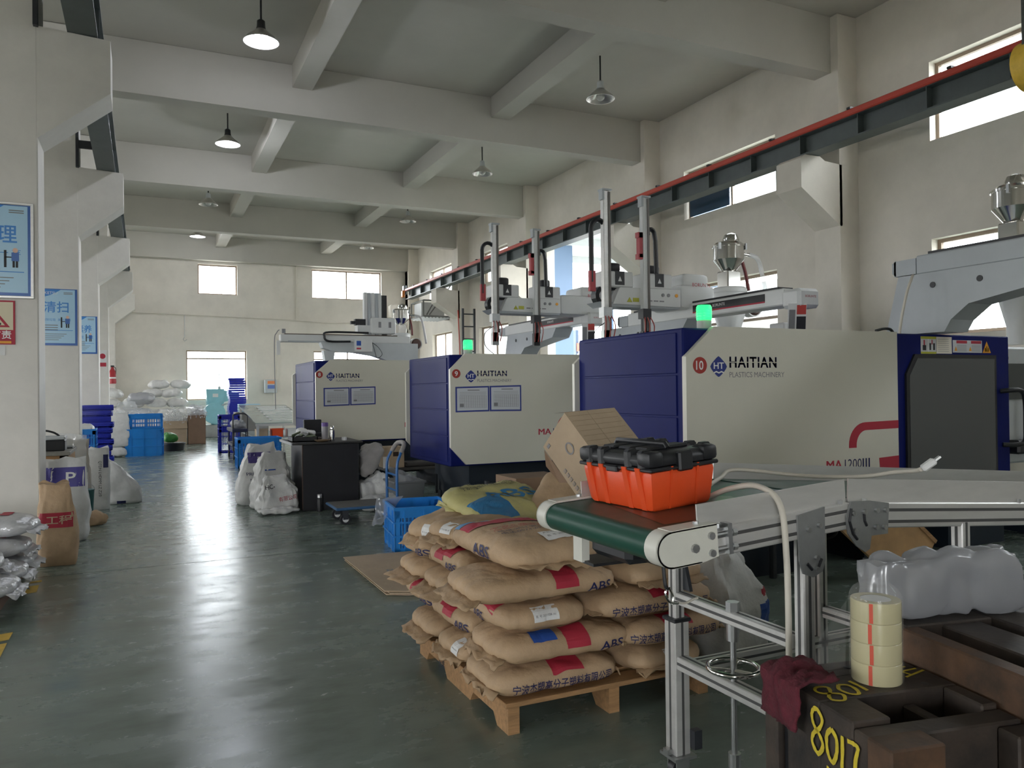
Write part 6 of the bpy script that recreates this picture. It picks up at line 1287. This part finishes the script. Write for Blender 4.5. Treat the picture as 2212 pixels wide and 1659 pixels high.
# ---------------------------------------------------------------- posters and signs on the columns
M_PB=mat('poster_pale_blue',(.40,.63,.80),.35); M_PBL=mat('poster_blue',(.025,.12,.42),.35); M_PBL2=mat('poster_bright_blue',(.03,.22,.62),.35)
def poster(label,x0,x1,yf,z0,z1,title,sub,head=None,frame=True):
    t=thing('wall_poster',label,'poster',((x0+x1)/2,yf,z0),group='blue workshop posters on the columns'); w,h=x1-x0,z1-z0
    if frame:
        m=MB()
        for a,b,c,d in ((x0-.02,x1+.02,z0-.02,z0+.005),(x0-.02,x1+.02,z1-.005,z1+.02),(x0-.02,x0+.005,z0,z1),(x1-.005,x1+.02,z0,z1)): m.rb(a,b,yf-.03,yf,c,d,.004)
        obj('frame',m,M_ALU,t)
    m=MB(); m.bb(x0,x1,yf-.008,yf-.0005,z0,z1); s=obj('sheet',m,M_PBL,t)
    y=yf-.0085
    m=MB(); m.bb(x0+.0,x1-.03,y-.001,y,z0+.035,z1-.012); obj('pale_field',m,M_PB,s)
    y-=.0012
    m=MB(); m.prism([(x0,z1-.012),(x0,z1-.14)]+[(x0+w*.62*u,z1-.14+.128*(u**2.2)) for u in (.2,.4,.6,.8,.9,1.)],'Y',y-.001,y); obj('blue_wave',m,M_PBL2,s)
    if head: m=MB(); letters(m,head,planeM((x0+w*.12,y-.0015,z1-.085),(1,0,0),(0,0,1)),w=w*.42); obj('heading',m,M_WHITEINK,s)
    m=MB(); letters(m,title,planeM((x0+w*.22,y-.0005,z1-.36),(1,0,0),(0,0,1)),h=.17,w=w*.58,bold=True); obj('title_lettering',m,M_PBL2,s)
    m=MB(); letters(m,sub,planeM((x0+w*.2,y-.0005,z1-.49),(1,0,0),(0,0,1)),w=w*.65); obj('motto_lettering',m,M_PBL2,s)
    m=MB()
    for k in range(3): m.bb(x0+.06,x0+w*.55,y-.001,y,z1-.56-k*.035,z1-.548-k*.035)
    for k in range(4): m.bb(x0+.06,x0+w*(.75-.06*k),y-.001,y,z0+.17-k*.03,z0+.178-k*.03)
    m.bb(x1-.18,x1-.06,y-.001,y,z1-.06,z1-.05); m.bb(x1-.18,x1-.06,y-.001,y,z1-.08,z1-.07); obj('small_print',m,M_GREYINK,s)
    m=MB(); m.bb(x0+.02,x1-.06,y-.001,y,z0+.225,z0+.233); obj('blue_rule',m,M_PBL2,s)
    xc=x1-.13
    m=MB(); m.bb(xc-.03,xc+.03,y-.002,y-.001,z0+.33,z0+.41); obj('figure_coat',m,M_PBL,s); m=MB(); m.prism(ellipse(xc,z0+.43,.022,.024,12),'Y',y-.002,y-.001); obj('figure_head',m,mat('figure_skin',(.75,.5,.38),.5),s); m=MB(); m.bb(xc-.022,xc-.004,y-.002,y-.001,z0+.27,z0+.33); m.bb(xc+.004,xc+.022,y-.002,y-.001,z0+.27,z0+.33); m.bb(xc-.09,xc-.07,y-.002,y-.001,z0+.27,z0+.43); m.bb(xc-.09,xc-.03,y-.002,y-.001,z0+.36,z0+.37); obj('figure_lines',m,M_BLACKINK,s)
poster('large framed blue poster with two bold characters on the nearest column',-1.53,-.955,8.597,2.43,3.29,'整理','一 留 一 弃')
poster('blue poster headed in white letters on the second column',-1.5,-.925,13.697,2.26,3.12,'清扫','清除垃圾  美化环境','SEIKETSU',False)
poster('blue poster on the third column, smallest in view',-1.45,-.93,19.397,2.40,3.22,'素养','养 成 习 惯',None,False)
t=thing('safety_sign','cream and red fire safety sign under the nearest poster','sign',(-1.3,8.597,1.98)); m=MB(); m.bb(-1.53,-1.09,8.588,8.597,1.98,2.39); s=obj('red_board',m,M_REDINK,t)
m=MB(); m.bb(-1.515,-1.105,8.586,8.588,2.115,2.375); obj('cream_field',m,mat('cream_print',(.70,.62,.44),.5),s); m=MB(); m.prism([(-1.42,2.14),(-1.13,2.14),(-1.275,2.34)],'Y',8.584,8.586); obj('red_triangle',m,M_REDINK,s); m=MB(); m.prism([(-1.38,2.158),(-1.17,2.158),(-1.275,2.305)],'Y',8.5825,8.584); obj('triangle_field',m,mat('cream_print'),s); m=MB(); m.bb(-1.31,-1.24,8.581,8.5825,2.165,2.24); m.bb(-1.33,-1.20,8.581,8.5825,2.16,2.18); obj('pictogram',m,M_BLACKINK,s)
m=MB(); letters(m,'人人有责',planeM((-1.45,8.586,2.03),(1,0,0),(0,0,1)),w=.33,bold=True); obj('sign_lettering',m,M_WHITEINK,s); m=MB(); m.bb(-1.5,-1.12,8.586,8.5875,1.99,2.012); obj('gold_strip',m,M_AMB,s)
t=thing('paper_notice','small white no smoking paper notice under the fire sign','notice',(-1.35,8.597,1.88)); m=MB(); m.bb(-1.5,-1.17,8.594,8.597,1.88,1.965); obj('notice_sheet',m,M_PAPER,t); m=MB(); letters(m,'禁止吸烟',planeM((-1.47,8.593,1.915),(1,0,0),(0,0,1)),w=.25); obj('notice_lettering',m,M_BLACKINK,t)
t=thing('small_sign','small white sign with a red band on the fourth column','sign',(-1.0,24.597,2.3)); m=MB(); m.bb(-1.15,-.95,24.59,24.597,2.28,2.75); obj('sign_board',m,M_PAPER,t); m=MB(); m.bb(-1.14,-.96,24.586,24.59,2.29,2.40); obj('red_band',m,M_REDINK,t); m=MB(); m.prism(ellipse(-1.05,2.58,.075,.075,16),'Y',24.586,24.59); obj('red_ring',m,M_REDINK,t)
t=thing('fire_extinguisher','red fire extinguisher hanging by the end wall beyond the columns','fire extinguisher',(-.98,29.9,1.85)); m=MB(); m.lathe([(.0,0),(.11,.0),(.12,.05),(.10,.42),(.05,.5),(.04,.56)],(-.98,29.86,1.88),16,capt=True); obj('cylinder',m,mat('extinguisher_red',(.36,.02,.03),.35),t,40); m=MB(); m.lathe([(.113,.16),(.115,.19),(.111,.22)],(-.98,29.86,1.88),16); obj('white_band',m,M_PAPER,t,40); m=MB(); m.bb(-1.03,-.93,29.83,29.9,2.44,2.5); m.tube(spline([(-.95,29.85,2.46),(-.88,29.85,2.4),(-.88,29.85,2.2)],4),.012,6); obj('valve',m,M_BLK,t); m=MB(); m.bb(-1.0,-.96,29.85,29.99,2.2,2.25); obj('wall_hook',m,M_CHROME,t)
# ---------------------------------------------------------------- side wall: cage with air unit, ladder, crane hook
t=thing('air_unit_cage','grey steel cage with a white air unit on the side wall under the crane rail','cage',(9.3,25.8,4.05))
m=MB()
for z in (4.06,4.60):
    for a,b in (((8.6,25.3,z),(9.62,25.3,z)),((8.6,26.6,z),(9.62,26.6,z)),((8.6,25.3,z),(8.6,26.6,z)),((9.6,25.3,z),(9.6,26.6,z))): m.tube([a,b],.025,4)
for x in (8.6,9.6):
    for y in (25.3,26.6): m.tube([(x,y,4.06),(x,y,4.60)],.025,4)
obj('cage_frame',m,mat('grey_angle_iron',(.16,.16,.155),.5),t)
m=MB(); m.tube([(9.6,25.28,5.15),(8.8,25.28,4.1)],.022,4); m.tube([(9.0,25.27,4.6),(8.7,25.27,4.1)],.022,4); obj('diagonal_brace',m,mat('grey_angle_iron'),t)
m=MB(); m.rb(8.66,9.5,25.7,26.5,4.1,4.58,.02); obj('air_unit',m,M_RW,t); m=MB()
for k in range(8): m.prism([(8.6+k*.125,4.05),(8.66+k*.125,3.99),(8.725+k*.125,4.05)],'Y',25.3,26.6)
obj('corrugated_floor',m,M_LG,t)
m=MB(); m.bb(9.6,10.0,25.3,25.36,4.06,4.11); m.bb(9.6,10.0,26.54,26.6,4.06,4.11); obj('wall_bracket',m,mat('grey_angle_iron'),t)
t=thing('steel_ladder','dark steel ladder against the side wall right of the air unit cage','ladder',(9.5,23.4,0))
for x in (9.28,9.68): m=MB(); m.bb(x-.03,x+.03,23.38,23.44,0,4.15); obj('ladder_rail',m,M_DKSTEEL,t)
for k in range(10): m=MB(); m.bb(9.28,9.68,23.39,23.43,.35+k*.4,.39+k*.4); obj('rung',m,M_DKSTEEL,t)
m=MB(); m.tube(spline([(9.15,23.5,4.1),(9.17,23.5,3.6),(9.2,23.5,2.6),(9.2,23.5,.0)],4),.018,6); tag(obj('red_air_pipe',m,M_RED),'thin red pipe running down beside the steel ladder','pipe')
t=thing('crane_hook','yellow and black crane hook block on a dark chain at the top right','hook',(5.17,3.2,3.3)); m=MB()
x,y=5.36,3.2
m.tube([(x-.10,y,7.19),(x-.10,y,3.72)],.018,6); obj('chain',m,mat('dark_chain',(.06,.065,.06),.5,var=.4,scale=60),t)
m=MB(); m.cyl((x,y-.06,3.62),(x,y+.06,3.62),.165,n=28); k=obj('hook_block',m,M_YEL,t,40); m=MB(); m.prism([(x-.15,3.60),(x-.02,3.66),(x-.02,3.54)],'Y',y-.064,y-.06); obj('black_arrow',m,M_BLACKINK,k)
m=MB(); m.tube(spline([(x,y,3.45),(x,y,3.3),(x+.08,y,3.22),(x+.1,y,3.32)],5),.025,8); obj('hook',m,M_DKSTEEL,t,60)
m=MB(); m.rb(x-.2,x+.15,y-.15,y+.15,6.95,7.198,.02); obj('hoist',m,M_YEL,t)
